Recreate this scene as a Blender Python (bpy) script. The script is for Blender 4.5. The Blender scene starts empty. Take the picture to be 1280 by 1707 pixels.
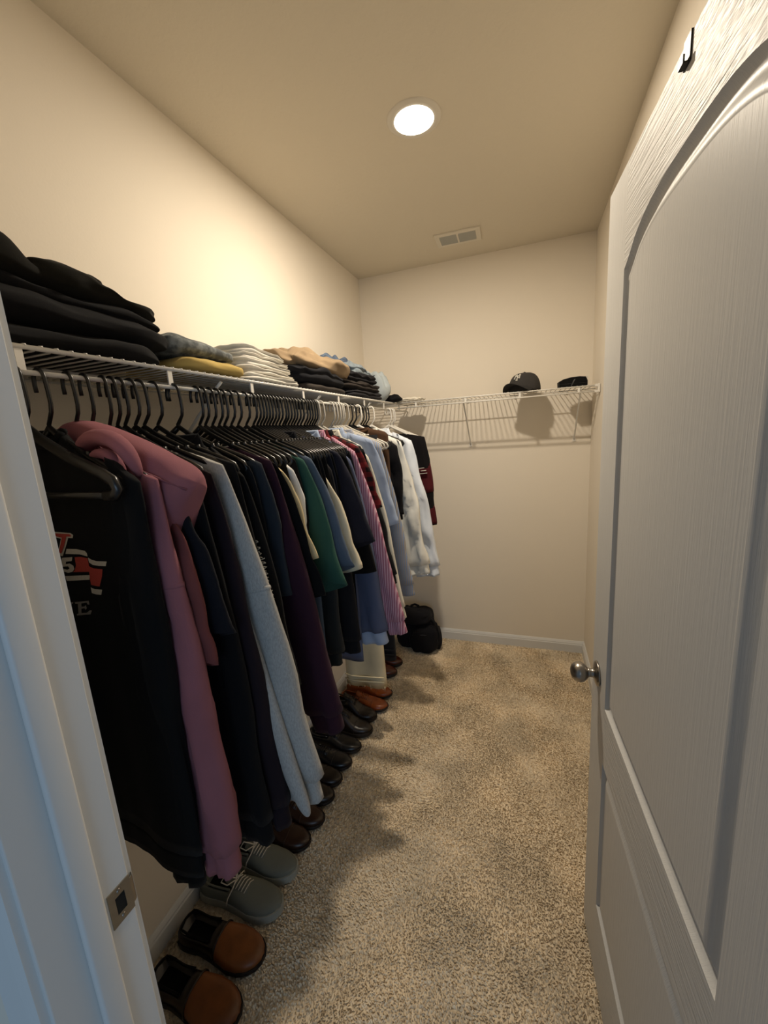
import bpy, bmesh, math, random
import numpy as np
from mathutils import Vector, Matrix, noise

random.seed(7)
SC = bpy.context.scene
COL = SC.collection

# ------------------------------------------------------------------ camera
CAM_POS = Vector((0.0, 0.0, 1.562))
YAW, PITCH, ROLL = -0.34897, -0.19147, -0.06591
F_PX = 672.1


def make_camera():
    cy, sy, cp, sp = math.cos(YAW), math.sin(YAW), math.cos(PITCH), math.sin(PITCH)
    f = Vector((sy * cp, cy * cp, sp))
    r = Vector((cy, -sy, 0))
    u = r.cross(f)
    r2 = math.cos(ROLL) * r + math.sin(ROLL) * u
    u2 = -math.sin(ROLL) * r + math.cos(ROLL) * u
    cam = bpy.data.cameras.new('camera')
    cam.sensor_fit = 'VERTICAL'
    cam.sensor_height = 36.0
    cam.sensor_width = 27.0
    cam.lens = 36.0 * F_PX / 1707.0
    cam.clip_start = 0.02
    o = bpy.data.objects.new('camera', cam)
    COL.objects.link(o)
    o.matrix_world = Matrix(((r2.x, u2.x, -f.x, CAM_POS.x), (r2.y, u2.y, -f.y, CAM_POS.y), (r2.z, u2.z, -f.z, CAM_POS.z), (0, 0, 0, 1)))
    SC.camera = o


make_camera()

# ------------------------------------------------------------------ world, daylight of the bedroom behind, exposure
w = bpy.data.worlds.new('world')
SC.world = w
w.use_nodes = True
w.node_tree.nodes['Background'].inputs[0].default_value = (0.55, 0.76, 1.0, 1)
w.node_tree.nodes['Background'].inputs[1].default_value = 0.2


def area_light(name, loc, target, sx, sy, power, color):
    l = bpy.data.lights.new(name, 'AREA')
    l.shape = 'RECTANGLE'
    l.size, l.size_y = sx, sy
    l.energy = power
    l.color = color
    o = bpy.data.objects.new(name, l)
    COL.objects.link(o)
    o.location = loc
    o.rotation_euler = (Vector(target) - Vector(loc)).to_track_quat('-Z', 'Y').to_euler()
    return o


area_light('bedroom_window_light', (1.0, -2.6, 1.5), (-0.5, 0.5, 0.9), 1.2, 1.4, 18.0, (0.5, 0.73, 1.0))
SC.view_settings.view_transform = 'Standard'
SC.view_settings.look = 'None'
SC.view_settings.gamma = 1.0
SC.view_settings.use_curve_mapping = False
SC.view_settings.exposure = 0.0
LAMP_POWER = 20.5
LAMP_COLOR = (1.0, 0.875, 0.70)

# ------------------------------------------------------------------ helpers


def lin(h):
    h = h.lstrip('#')
    c = [int(h[i:i + 2], 16) / 255 for i in (0, 2, 4)]
    return tuple((x / 12.92 if x <= 0.04045 else ((x + 0.055) / 1.055) ** 2.4) for x in c) + (1.0,)


def tag(o, label=None, cat=None, group=None, kind=None):
    if label: o['label'] = label
    if cat: o['category'] = cat
    if group: o['group'] = group
    if kind: o['kind'] = kind
    return o


def empty(name, loc=(0, 0, 0), rz=0.0):
    o = bpy.data.objects.new(name, None)
    o.empty_display_size = 0.05
    COL.objects.link(o)
    o.location = loc
    o.rotation_euler = (0, 0, rz)
    return o


class MB:
    def __init__(self):
        self.v, self.f = [], []

    def add(self, vs, fs):
        b = len(self.v)
        self.v.extend([tuple(p) for p in vs])
        self.f.extend([tuple(i + b for i in f) for f in fs])

    def box(self, c, s, m=None):
        x, y, z = s[0] / 2, s[1] / 2, s[2] / 2
        vs = [Vector((a * x, b * y, d * z)) for a in (-1, 1) for b in (-1, 1) for d in (-1, 1)]
        if m is not None: vs = [m @ q for q in vs]
        vs = [q + Vector(c) for q in vs]
        self.add(vs, [(0, 1, 3, 2), (4, 6, 7, 5), (0, 4, 5, 1), (2, 3, 7, 6), (0, 2, 6, 4), (1, 5, 7, 3)])

    def rings(self, rs, cap0=True, cap1=True, closed=True):
        n = len(rs[0])
        vs = [p for r in rs for p in r]
        fs = []
        for i in range(len(rs) - 1):
            for j in range(n if closed else n - 1):
                k = (j + 1) % n
                fs.append((i * n + j, i * n + k, (i + 1) * n + k, (i + 1) * n + j))
        if cap0 and closed: fs.append(tuple(range(n - 1, -1, -1)))
        if cap1 and closed: fs.append(tuple((len(rs) - 1) * n + j for j in range(n)))
        self.add(vs, fs)

    def tube(self, pts, r, n=8, flat=1.0):
        pts = [Vector(p) for p in pts]
        rs = []
        up = Vector((0, 0, 1))
        t0 = (pts[1] - pts[0]).normalized()
        if abs(t0.z) > 0.9: up = Vector((0, 1, 0))
        a = t0.cross(up).normalized()
        for i, p in enumerate(pts):
            t = (pts[min(i + 1, len(pts) - 1)] - pts[max(i - 1, 0)]).normalized()
            a = (a - t * a.dot(t)).normalized()
            b = t.cross(a)
            rr = r[i] if isinstance(r, (list, tuple)) else r
            rs.append([p + (a * math.cos(2 * math.pi * k / n) + b * flat * math.sin(2 * math.pi * k / n)) * rr for k in range(n)])
        self.rings(rs)

    def lathe(self, prof, n=24, m=None):
        # prof: (radius, height) along local z
        rs = [[Vector((r * math.cos(2 * math.pi * k / n), r * math.sin(2 * math.pi * k / n), h)) for k in range(n)] for r, h in prof]
        if m is not None: rs = [[m @ q for q in r] for r in rs]
        self.rings(rs)

    def poly(self, pts, h, m=None):
        # prism on xy polygon, thickness h in z
        n = len(pts)
        vs = [Vector((p[0], p[1], 0)) for p in pts] + [Vector((p[0], p[1], h)) for p in pts]
        if m is not None: vs = [m @ q for q in vs]
        self.add(vs, [tuple(range(n - 1, -1, -1)), tuple(range(n, 2 * n))] + [(i, (i + 1) % n, n + (i + 1) % n, n + i) for i in range(n)])

    def mesh(self, name, mat, smooth=True, fix=True):
        me = bpy.data.meshes.new(name)
        me.from_pydata(self.v, [], self.f)
        if fix:
            bm = bmesh.new()
            bm.from_mesh(me)
            bmesh.ops.remove_doubles(bm, verts=bm.verts, dist=1e-5)
            bmesh.ops.recalc_face_normals(bm, faces=bm.faces)
            bm.to_mesh(me)
            bm.free()
        me.materials.append(mat)
        if smooth:
            me.polygons.foreach_set('use_smooth', [True] * len(me.polygons))
            if smooth == 'auto':
                me.set_sharp_from_angle(angle=math.radians(40))
        return me

    def build(self, name, mat, parent=None, smooth=True, loc=None):
        o = bpy.data.objects.new(name, self.mesh(name, mat, smooth))
        COL.objects.link(o)
        if parent is not None: o.parent = parent
        if loc is not None: o.location = loc
        return o


def link_mesh(name, me, parent=None, loc=(0, 0, 0), rot=None):
    o = bpy.data.objects.new(name, me)
    COL.objects.link(o)
    if parent is not None: o.parent = parent
    o.location = loc
    if rot is not None: o.rotation_euler = rot
    return o


def bevel(o, wd, seg=2):
    m = o.modifiers.new('bevel', 'BEVEL')
    m.width = wd
    m.segments = seg
    m.limit_method = 'ANGLE'
    return o


MATS = {}


def base_mat(name):
    m = bpy.data.materials.new(name)
    m.use_nodes = True
    nt = m.node_tree
    return m, nt, nt.nodes['Principled BSDF']


def noise_tex(nt, scale, detail=3.0, rough=0.55, vec=None, coord='Object'):
    n = nt.nodes.new('ShaderNodeTexNoise')
    n.inputs['Scale'].default_value = scale
    n.inputs['Detail'].default_value = detail
    n.inputs['Roughness'].default_value = rough
    if vec is None:
        tc = nt.nodes.new('ShaderNodeTexCoord')
        vec = tc.outputs[coord]
    nt.links.new(vec, n.inputs['Vector'])
    return n


def mapped(nt, scale, coord='Object'):
    tc = nt.nodes.new('ShaderNodeTexCoord')
    mp = nt.nodes.new('ShaderNodeMapping')
    mp.inputs['Scale'].default_value = scale
    nt.links.new(tc.outputs[coord], mp.inputs['Vector'])
    return mp.outputs['Vector']


def add_bump(nt, bsdf, height, strength, dist):
    b = nt.nodes.new('ShaderNodeBump')
    b.inputs['Strength'].default_value = strength
    b.inputs['Distance'].default_value = dist
    nt.links.new(height, b.inputs['Height'])
    nt.links.new(b.outputs['Normal'], bsdf.inputs['Normal'])
    return b


def ramp(nt, fac, stops):
    r = nt.nodes.new('ShaderNodeValToRGB')
    while len(r.color_ramp.elements) < len(stops): r.color_ramp.elements.new(0.5)
    for e, (p, c) in zip(r.color_ramp.elements, stops):
        e.position = p
        e.color = c
    nt.links.new(fac, r.inputs['Fac'])
    return r


def mul(c, k):
    return (c[0] * k, c[1] * k, c[2] * k, 1)


def paint(name, hexc, rough=0.6, bump_scale=None, bump=0.1, dist=0.002, detail=3.0):
    if name in MATS: return MATS[name]
    m, nt, b = base_mat(name)
    b.inputs['Base Color'].default_value = lin(hexc)
    b.inputs['Roughness'].default_value = rough
    if bump_scale:
        n = noise_tex(nt, bump_scale, detail)
        add_bump(nt, b, n.outputs['Fac'], bump, dist)
    MATS[name] = m
    return m


def plain(name, hexc, rough=0.5, metal=0.0, var=0.08, scale=30.0, bump=0.0):
    if name in MATS: return MATS[name]
    m, nt, b = base_mat(name)
    n = noise_tex(nt, scale, 4.0)
    c = lin(hexc)
    r = ramp(nt, n.outputs['Fac'], [(0.3, mul(c, 1 - var)), (0.7, mul(c, 1 + var))])
    nt.links.new(r.outputs['Color'], b.inputs['Base Color'])
    b.inputs['Roughness'].default_value = rough
    b.inputs['Metallic'].default_value = metal
    if bump: add_bump(nt, b, n.outputs['Fac'], bump, 0.002)
    MATS[name] = m
    return m


def fabric(name, hexc, kind='plain', second=None, var=0.12):
    key = name
    if key in MATS: return MATS[key]
    m, nt, b = base_mat(name)
    c = lin(hexc)
    b.inputs['Roughness'].default_value = 0.92
    b.inputs['Specular IOR Level'].default_value = 0.2
    b.inputs['Sheen Weight'].default_value = 0.02
    b.inputs['Sheen Roughness'].default_value = 0.5
    big = noise_tex(nt, 5.0, 3.0)
    fine = noise_tex(nt, 420.0, 2.0)
    if kind == 'heather':
        v = mapped(nt, (420, 420, 140))
        fl = noise_tex(nt, 1.0, 3.0, vec=v)
        r = ramp(nt, fl.outputs['Fac'], [(0.35, mul(c, 0.86)), (0.65, mul(c, 1.12))])
        col = r.outputs['Color']
    elif kind in ('stripe', 'plaid'):
        d = lin(second)
        sx = nt.nodes.new('ShaderNodeTexWave')
        sx.wave_type = 'BANDS'
        sx.bands_direction = 'X'
        sx.inputs['Scale'].default_value = 40.0 if kind == 'stripe' else 9.0
        tc = nt.nodes.new('ShaderNodeTexCoord')
        nt.links.new(tc.outputs['Object'], sx.inputs['Vector'])
        r = ramp(nt, sx.outputs['Fac'], [(0.45, c), (0.55, d)])
        col = r.outputs['Color']
        if kind == 'plaid':
            sz = nt.nodes.new('ShaderNodeTexWave')
            sz.bands_direction = 'Z'
            sz.inputs['Scale'].default_value = 9.0
            nt.links.new(tc.outputs['Object'], sz.inputs['Vector'])
            r2 = ramp(nt, sz.outputs['Fac'], [(0.45, c), (0.55, d)])
            mx = nt.nodes.new('ShaderNodeMix')
            mx.data_type = 'RGBA'
            mx.inputs[0].default_value = 0.5
            nt.links.new(col, mx.inputs[6])
            nt.links.new(r2.outputs['Color'], mx.inputs[7])
            col = mx.outputs[2]
    elif kind == 'mottle':
        d = lin(second)
        fl = noise_tex(nt, 38.0, 3.0)
        r = ramp(nt, fl.outputs['Fac'], [(0.4, c), (0.6, d)])
        col = r.outputs['Color']
    else:
        r = ramp(nt, big.outputs['Fac'], [(0.3, mul(c, 1 - var)), (0.7, mul(c, 1 + var))])
        col = r.outputs['Color']
    nt.links.new(col, b.inputs['Base Color'])
    add_bump(nt, b, fine.outputs['Fac'], 0.25, 0.001)
    MATS[key] = m
    return m


def leather(name, hexc, rough=0.35):
    if name in MATS: return MATS[name]
    m, nt, b = base_mat(name)
    c = lin(hexc)
    n = noise_tex(nt, 14.0, 4.0)
    r = ramp(nt, n.outputs['Fac'], [(0.3, mul(c, 0.65)), (0.7, mul(c, 1.2))])
    nt.links.new(r.outputs['Color'], b.inputs['Base Color'])
    b.inputs['Roughness'].default_value = rough
    f = noise_tex(nt, 180.0, 3.0)
    add_bump(nt, b, f.outputs['Fac'], 0.15, 0.001)
    MATS[name] = m
    return m


# materials of the room
WALL = paint('wall_paint', '#e9e0d1', 0.75, 140.0, 0.12, 0.0015)
CEIL = paint('ceiling_paint', '#d9d0be', 0.85, 70.0, 0.45, 0.004, 5.0)
TRIM = paint('white_trim_paint', '#dcdcda', 0.4, 60.0, 0.03, 0.001)
WIRE = plain('white_coated_wire', '#dedbd4', 0.35, 0, 0.03)
BLACKP = plain('black_plastic', '#0d0d0e', 0.32, 0, 0.1)
CLEARP = plain('pale_grey_plastic', '#b9b4aa', 0.25, 0, 0.05)
WHITEP = plain('white_plastic', '#dedad2', 0.35, 0, 0.03)
NICKEL = plain('satin_nickel', '#9a948c', 0.3, 1.0, 0.06, 60)
PLATE = plain('nickel_plate', '#a39c90', 0.42, 1.0, 0.06, 60)
DARK = plain('recess_shade', '#0b0a09', 0.9)

# ------------------------------------------------------------------ the room
XL, XR, YB, YF, ZC = -1.099, 0.365, 2.811, 0.312, 2.608
YO = 0.197                      # bedroom side of the front wall
JX, HX = -0.545, 0.245          # faces of the two jambs
HEAD = 2.05


def slab(name, lo, hi, mat, label=None):
    mb = MB()
    mb.box([(a + b) / 2 for a, b in zip(lo, hi)], [b - a for a, b in zip(lo, hi)])
    o = mb.build(name, mat, smooth=False)
    tag(o, label, kind='structure')
    return o


slab('wall_left', (XL - 0.1, YO, 0), (XL, YB + 0.1, ZC), WALL, 'cream painted wall behind the hanging clothes')
slab('wall_back', (XL, YB, 0), (XR, YB + 0.1, ZC), WALL, 'cream painted end wall under the vent')
slab('wall_right', (XR, YO, 0), (XR + 0.1, YB + 0.1, ZC), WALL, 'cream painted wall behind the open door')
slab('ceiling', (XL - 0.1, YO, ZC), (XR + 0.1, YB + 0.1, ZC + 0.08), CEIL, 'textured beige ceiling')


def front_wall():
    mb = MB()
    a, b = JX - 0.019, HX + 0.019
    for lo, hi in (((XL, YO, 0), (a, YF, ZC)), ((b, YO, 0), (XR, YF, ZC)), ((a, YO, HEAD + 0.019), (b, YF, ZC))):
        mb.box([(p + q) / 2 for p, q in zip(lo, hi)], [q - p for p, q in zip(lo, hi)])
    o = mb.build('wall_front', WALL, smooth=False)
    tag(o, 'cream wall around the doorway', kind='structure')


front_wall()


def baseboard(name, p, q, nrm, label):
    # profile extruded along p->q, nrm points into the room
    prof = [(0, 0), (0.014, 0), (0.014, 0.058), (0.011, 0.063), (0.011, 0.068), (0.006, 0.078), (0.003, 0.083), (0, 0.083)]
    mb = MB()
    p, q, nrm = Vector(p), Vector(q), Vector(nrm)
    mb.rings([[e + nrm * d + Vector((0, 0, h)) for d, h in prof] for e in (p, q)])
    o = mb.build(name, TRIM, smooth=False)
    tag(o, label, kind='structure')


baseboard('baseboard_back', (XL, YB, 0), (XR, YB, 0), (0, -1, 0), 'white moulded baseboard along the end wall')
baseboard('baseboard_left', (XL, YF, 0), (XL, YB - 0.014, 0), (1, 0, 0), 'white baseboard behind the row of shoes')
baseboard('baseboard_right', (XR, YF, 0), (XR, YB - 0.014, 0), (-1, 0, 0), 'white baseboard behind the open door')


# ---- carpet
def carpet_mat(name, dark):
    m, nt, b = base_mat(name)
    c1, c2, c3 = lin('#d2bfa3'), lin('#eddcc0'), lin('#f8ead2')
    n1 = noise_tex(nt, 95.0, 3.0)
    r1 = ramp(nt, n1.outputs['Fac'], [(0.32, c1), (0.5, c2), (0.7, c3)])
    n2 = noise_tex(nt, 4.5, 4.0)
    r2 = ramp(nt, n2.outputs['Fac'], [(0.35, (0.8, 0.8, 0.8, 1)), (0.65, (1.08, 1.08, 1.08, 1))])
    mx = nt.nodes.new('ShaderNodeMix')
    mx.data_type = 'RGBA'
    mx.blend_type = 'MULTIPLY'
    mx.inputs[0].default_value = 1.0
    nt.links.new(r1.outputs['Color'], mx.inputs[6])
    nt.links.new(r2.outputs['Color'], mx.inputs[7])
    nt.links.new(mx.outputs[2], b.inputs['Base Color'])
    b.inputs['Roughness'].default_value = 0.95
    b.inputs['Specular IOR Level'].default_value = 0.1
    add_bump(nt, b, n1.outputs['Fac'], 0.5, 0.004)
    return m


CARPET = carpet_mat('carpet_yarn', False)
slab('floor', (XL - 0.1, YO - 0.02, -0.06), (XR + 0.1, YB + 0.1, 0.0), CARPET, 'beige carpeted closet floor')


def carpet_pile():
    rng = np.random.default_rng(3)
    x0, x1, y0, y1 = XL + 0.016, XR - 0.016, YF, YB - 0.016
    sp = 0.0056
    gx, gy = np.meshgrid(np.arange(x0, x1, sp), np.arange(y0, y1, sp))
    n = gx.size
    px = gx.ravel() + rng.uniform(-.5, .5, n) * sp
    py = gy.ravel() + rng.uniform(-.5, .5, n) * sp
    # slow swirls in the lie of the pile
    lean = 2.2 * np.sin(px * 5.1 + 1.3 * np.sin(py * 4.3)) + 2.0 * np.cos(py * 6.2 + 1.7 * np.sin(px * 7.0)) + rng.normal(0, 0.8, n)
    tilt = 0.75 + 0.3 * np.sin(px * 11 + 2 * np.sin(py * 9)) + rng.normal(0, 0.2, n)
    h = rng.uniform(0.0042, 0.007, n)
    wd = rng.uniform(0.0019, 0.0032, n)
    rot = rng.uniform(0, np.pi, n)
    ax, ay = np.cos(rot) * wd, np.sin(rot) * wd
    lx, ly = np.cos(lean) * tilt * h, np.sin(lean) * tilt * h
    z0 = np.full(n, 0.0)
    V = np.empty((n, 6, 3))
    V[:, 0] = np.stack([px - ax, py - ay, z0], 1)
    V[:, 1] = np.stack([px + ax, py + ay, z0], 1)
    V[:, 2] = np.stack([px + ax * 1.1 + lx * .4, py + ay * 1.1 + ly * .4, h * .65], 1)
    V[:, 3] = np.stack([px - ax * 1.1 + lx * .4, py - ay * 1.1 + ly * .4, h * .65], 1)
    V[:, 4] = np.stack([px + ax * .7 + lx - ay * .5, py + ay * .7 + ly + ax * .5, h], 1)
    V[:, 5] = np.stack([px - ax * .7 + lx - ay * .5, py - ay * .7 + ly + ax * .5, h], 1)
    base = (np.arange(n) * 6)[:, None]
    F = np.concatenate([base + np.array([[0, 1, 2, 3]]), base + np.array([[3, 2, 4, 5]])], 1).reshape(-1, 4)
    me = bpy.data.meshes.new('carpet_pile')
    me.vertices.add(n * 6)
    me.vertices.foreach_set('co', V.reshape(-1))
    nf = len(F)
    me.loops.add(nf * 4)
    me.loops.foreach_set('vertex_index', F.reshape(-1).astype(np.int32))
    me.polygons.add(nf)
    me.polygons.foreach_set('loop_start', np.arange(nf, dtype=np.int32) * 4)
    me.polygons.foreach_set('loop_total', np.full(nf, 4, dtype=np.int32))
    me.update()
    me.validate()
    me.materials.append(CARPET)
    o = bpy.data.objects.new('carpet_pile', me)
    COL.objects.link(o)
    tag(o, 'beige cut pile carpet tufts covering the closet floor', 'carpet', kind='stuff')


carpet_pile()


# ---- doorway trim: left jamb with stop and strike plate, outer and inner casing
def doorway():
    mb = MB()
    mb.box((JX - 0.0095, (YO + YF) / 2, HEAD / 2), (0.019, YF - YO, HEAD))
    o = mb.build('jamb', TRIM, smooth=False)
    t1 = empty('trim_1')
    tag(t1, 'white door jamb with latch plate on the left of the doorway', kind='structure')
    o.parent = t1
    bevel(o, 0.0015)
    mb = MB()
    mb.box((JX + 0.0055, 0.2565, HEAD / 2), (0.011, 0.031, HEAD))
    o = mb.build('door_stop', TRIM, t1, smooth=True)
    bevel(o, 0.004, 3)
    for y, s in ((YO, -1), (YF, 1)):
        mb = MB()
        prof = [(0, 0), (0, 0.009), (0.006, 0.011), (0.012, 0.009), (0.02, 0.011), (0.04, 0.014), (0.052, 0.016), (0.057, 0.012), (0.057, 0)]
        mb.rings([[Vector((JX - 0.006 - a, y + s * b, z)) for a, b in prof] for z in (0, HEAD + 0.06)])
        o = mb.build('casing', TRIM, t1, smooth=False)
    # strike plate: pierced plate with a lip curling round the jamb edge
    zc = 0.932
    sp = MB()
    y0, y1 = 0.279, 0.3115
    hole_y0, hole_y1, hz = 0.288, 0.302, 0.014
    H = 0.0285
    t = 0.0016
    for (a, b, c, d) in ((y0, hole_y0, -H, H), (hole_y1, y1, -H, H), (hole_y0, hole_y1, hz, H), (hole_y0, hole_y1, -H, -hz)):
        sp.box((JX + t / 2, (a + b) / 2, zc + (c + d) / 2), (t, b - a, d - c))
    lip = []
    for k in range(6):
        q = k / 5 * math.radians(85)
        yy, xx = y1 + 0.008 * math.sin(q), JX + t - 0.008 * (1 - math.cos(q))
        lip.append([Vector((xx, yy, zc - 0.021)), Vector((xx, yy, zc + 0.021)), Vector((xx - t, yy, zc + 0.021)), Vector((xx - t, yy, zc - 0.021))])
    sp.rings(lip)
    o = sp.build('strike_plate', PLATE, t1, smooth=False)
    o['label'] = 'satin nickel plate with a latch hole'
    mb = MB()
    mb.box((JX - 0.004 + 0.0045, (hole_y0 + hole_y1) / 2, zc), (0.001, hole_y1 - hole_y0, 2 * hz))  # black plate painted as the shade of a hole not cut into the jamb
    mb.build('latch_hole_shade', DARK, o, smooth=False)
    for dz in (-0.021, 0.021):
        mb = MB()
        mb.lathe([(0.0034, 0), (0.0034, 0.0004), (0.002, 0.0012), (0.0004, 0.0013)], 12, Matrix.Translation((JX + t, 0.295, zc + dz)) @ Matrix.Rotation(math.pi / 2, 4, 'Y'))
        mb.build('screw', NICKEL, o)
    t2 = empty('trim_2')
    tag(t2, 'white jamb on the hinge side of the doorway', kind='structure')
    mb = MB()
    mb.box((HX + 0.0095, (YO + YF) / 2, HEAD / 2), (0.019, YF - YO, HEAD))
    mb.build('jamb', TRIM, t2, smooth=False)
    mb = MB()
    mb.box((HX - 0.0055, 0.2565, HEAD / 2), (0.011, 0.031, HEAD))
    mb.build('door_stop', TRIM, t2, smooth=False)
    t3 = empty('trim_3')
    tag(t3, 'white head jamb over the doorway', kind='structure')
    mb = MB()
    mb.box(((JX + HX) / 2, (YO + YF) / 2, HEAD + 0.0095), (HX - JX + 0.038, YF - YO, 0.019))
    mb.build('head_jamb', TRIM, t3, smooth=False)
    mb = MB()
    mb.box(((JX + HX) / 2, 0.2565, HEAD - 0.0055), (HX - JX, 0.031, 0.011))
    mb.build('door_stop', TRIM, t3, smooth=False)


doorway()


# ---- the open door: u from the latch edge, z up, n towards the clothes
DW, DT, DZ0, DZ1 = 0.815, 0.035, 0.015, 2.047
DA = 0.0664
DP = Vector((0.1725, 1.1414, 0))
DU = Vector((math.sin(DA), -math.cos(DA), 0))
DN = Vector((-math.cos(DA), -math.sin(DA), 0))


def door_pt(u, z, n):
    return DP + DU * u + DN * n + Vector((0, 0, z))


def grain_mat(name, along):
    if name in MATS: return MATS[name]
    m, nt, b = base_mat(name)
    b.inputs['Base Color'].default_value = lin('#cdccc9')
    b.inputs['Roughness'].default_value = 0.42
    v = mapped(nt, (200, 12, 200) if along == 'u' else (200, 200, 7))
    if along == 'u':
        v = mapped(nt, (60, 7, 210))
    else:
        v = mapped(nt, (60, 230, 7))
    n = noise_tex(nt, 1.0, 3.0, 0.6, vec=v)
    add_bump(nt, b, n.outputs['Fac'], 0.9 if along == 'u' else 0.35, 0.0035 if along == 'u' else 0.0022)
    MATS[name] = m
    return m


def door():
    GU, GZ = grain_mat('door_grain_rail', 'u'), grain_mat('door_grain_stile', 'z')
    root = empty('door_1', (0, 0, 0))
    tag(root, 'white moulded two panel door with arched top panel standing open', kind='structure')
    U0, U1 = 0.135, 0.675
    zb, zt, arch = 0.855, 1.855, 0.068

    def archz(u):
        t = abs((u - (U0 + U1) / 2) / ((U1 - U0) / 2))
        t = 1 - t
        p = 1 - (1 - t) ** 3
        og = min(1, t / 0.22)
        return zt + arch * p * (0.55 + 0.45 * og)

    N = 40
    top = [(U0 + (U1 - U0) * k / N, archz(U0 + (U1 - U0) * k / N)) for k in range(N + 1)]
    upper = [(U0, zb)] + top + [(U1, zb)]        # latch bottom, over the arch, hinge bottom
    lower = [(U0, 0.245), (U0, 0.70), (U1, 0.70), (U1, 0.245)]

    def face(name, polys, mat, depth0=0.0):
        mb = MB()
        for side in (0, 1):
            n = 0.0 if side == 0 else -DT
            for p in polys:
                mb.add([door_pt(u, z, n) for u, z in p], [tuple(range(len(p)))])
        return mb

    # stiles and rails: face skins on both sides plus edges
    def frame(name, poly, mat):
        mb = MB()
        n = len(poly)
        vs = [door_pt(u, z, 0) for u, z in poly] + [door_pt(u, z, -DT) for u, z in poly]
        mb.add(vs, [tuple(range(n)), tuple(range(2 * n - 1, n - 1, -1))] + [(i, (i + 1) % n, n + (i + 1) % n, n + i) for i in range(n)])
        return mb.build(name, mat, root, smooth=False)

    frame('stile', [(0, DZ0), (U0, DZ0), (U0, DZ1), (0, DZ1)], GZ)
    frame('stile', [(U1, DZ0), (DW, DZ0), (DW, DZ1), (U1, DZ1)], GZ)
    frame('bottom_rail', [(U0, DZ0), (U1, DZ0), (U1, 0.245), (U0, 0.245)], GU)
    frame('middle_rail', [(U0, 0.70), (U1, 0.70), (U1, zb), (U0, zb)], GU)
    frame('top_rail', [(U0, DZ1)] + top + [(U1, DZ1)], GU)
    prof = [(0, 0), (0.003, -0.006), (0.009, -0.0105), (0.016, -0.0105), (0.022, -0.008), (0.031, -0.0025), (0.040, -0.0006), (0.0415, -0.0012), (0.043, -0.0012)]

    def offset(poly, d):
        n = len(poly)
        out = []
        for i in range(n):
            p0, p1, p2 = Vector(poly[i - 1]), Vector(poly[i]), Vector(poly[(i + 1) % n])
            e1, e2 = (p1 - p0).normalized(), (p2 - p1).normalized()
            n1, n2 = Vector((e1.y, -e1.x)), Vector((e2.y, -e2.x))
            m = (n1 + n2)
            m = m / max(0.2, m.dot(n1)) if m.length > 1e-6 else n1
            out.append(p1 + m * d)
        return out

    for nm, poly in (('arched_panel', upper), ('lower_panel', lower)):
        mb = MB()
        for side in (0, 1):
            rs = []
            for d, h in prof:
                q = offset(poly, d)
                rs.append([door_pt(a.x, a.y, h if side == 0 else -DT - h) for a in q])
            mb.rings(rs, cap0=False, cap1=True)
        o = mb.build(nm, GZ, root, smooth='auto')
    # knob on both sides
    for s in (1, -1):
        n0 = 0.0 if s == 1 else -DT
        ax = DN * s
        rot = Vector((0, 0, 1)).rotation_difference(ax).to_matrix().to_4x4()
        M = Matrix.Translation(door_pt(0.058, 0.905, n0)) @ rot
        mb = MB()
        mb.lathe([(0.0005, 0), (0.031, 0), (0.0325, 0.002), (0.0315, 0.005), (0.026, 0.0075), (0.015, 0.0095), (0.0115, 0.013), (0.0112, 0.021), (0.014, 0.026)], 28, M)
        k = mb.build('rose', NICKEL, root)
        k['label'] = 'satin nickel door rose'
        mb = MB()
        mb.lathe([(0.0005, 0.024), (0.0135, 0.025), (0.019, 0.029), (0.0245, 0.036), (0.0268, 0.044), (0.0262, 0.051), (0.023, 0.058), (0.0175, 0.0635), (0.01, 0.0665), (0.0005, 0.0675)], 28, M)
        k = mb.build('knob', NICKEL, root)
        k['label'] = 'satin nickel round door knob'
    mb = MB()
    mb.box(door_pt(-0.0006, 0.905, -DT / 2), (0.025, 0.0016, 0.057), Matrix.Rotation(DA, 3, 'Z'))
    mb.build('latch_plate', PLATE, root, smooth=False)
    for z in (0.25, 1.0, 1.83):
        mb = MB()
        c = door_pt(DW + 0.004, z, 0.003)
        mb.lathe([(0.0005, -0.045), (0.006, -0.045), (0.006, 0.045), (0.0005, 0.045)], 14, Matrix.Translation(c))
        mb.build('hinge', NICKEL, root)
    # hook strap over the top edge
    h = MB()
    th = 0.0022
    m3 = Matrix.Rotation(DA, 3, 'Z')

    def bx(u, z, n, su, sz, sn):
        h.box(door_pt(u, z, n), (sn, su, sz), m3)
    bx(0.395, DZ1 + th / 2, -DT / 2, 0.022, th, DT + 2 * th)
    bx(0.395, DZ1 - 0.011, -DT - th / 2, 0.022, 0.026, th)
    bx(0.395, DZ1 - 0.015, th / 2, 0.022, 0.034, th)
    bx(0.395, DZ1 - 0.031, th + 0.002, 0.016, th, 0.006)
    bx(0.395, DZ1 - 0.027, th + 0.0055, 0.016, 0.010, th)
    o = h.build('over_door_hook', plain('black_steel', '#141312', 0.4, 0.6), smooth=False)
    tag(o, 'small black metal hook strapped over the top edge of the door', 'hook')


door()


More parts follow.
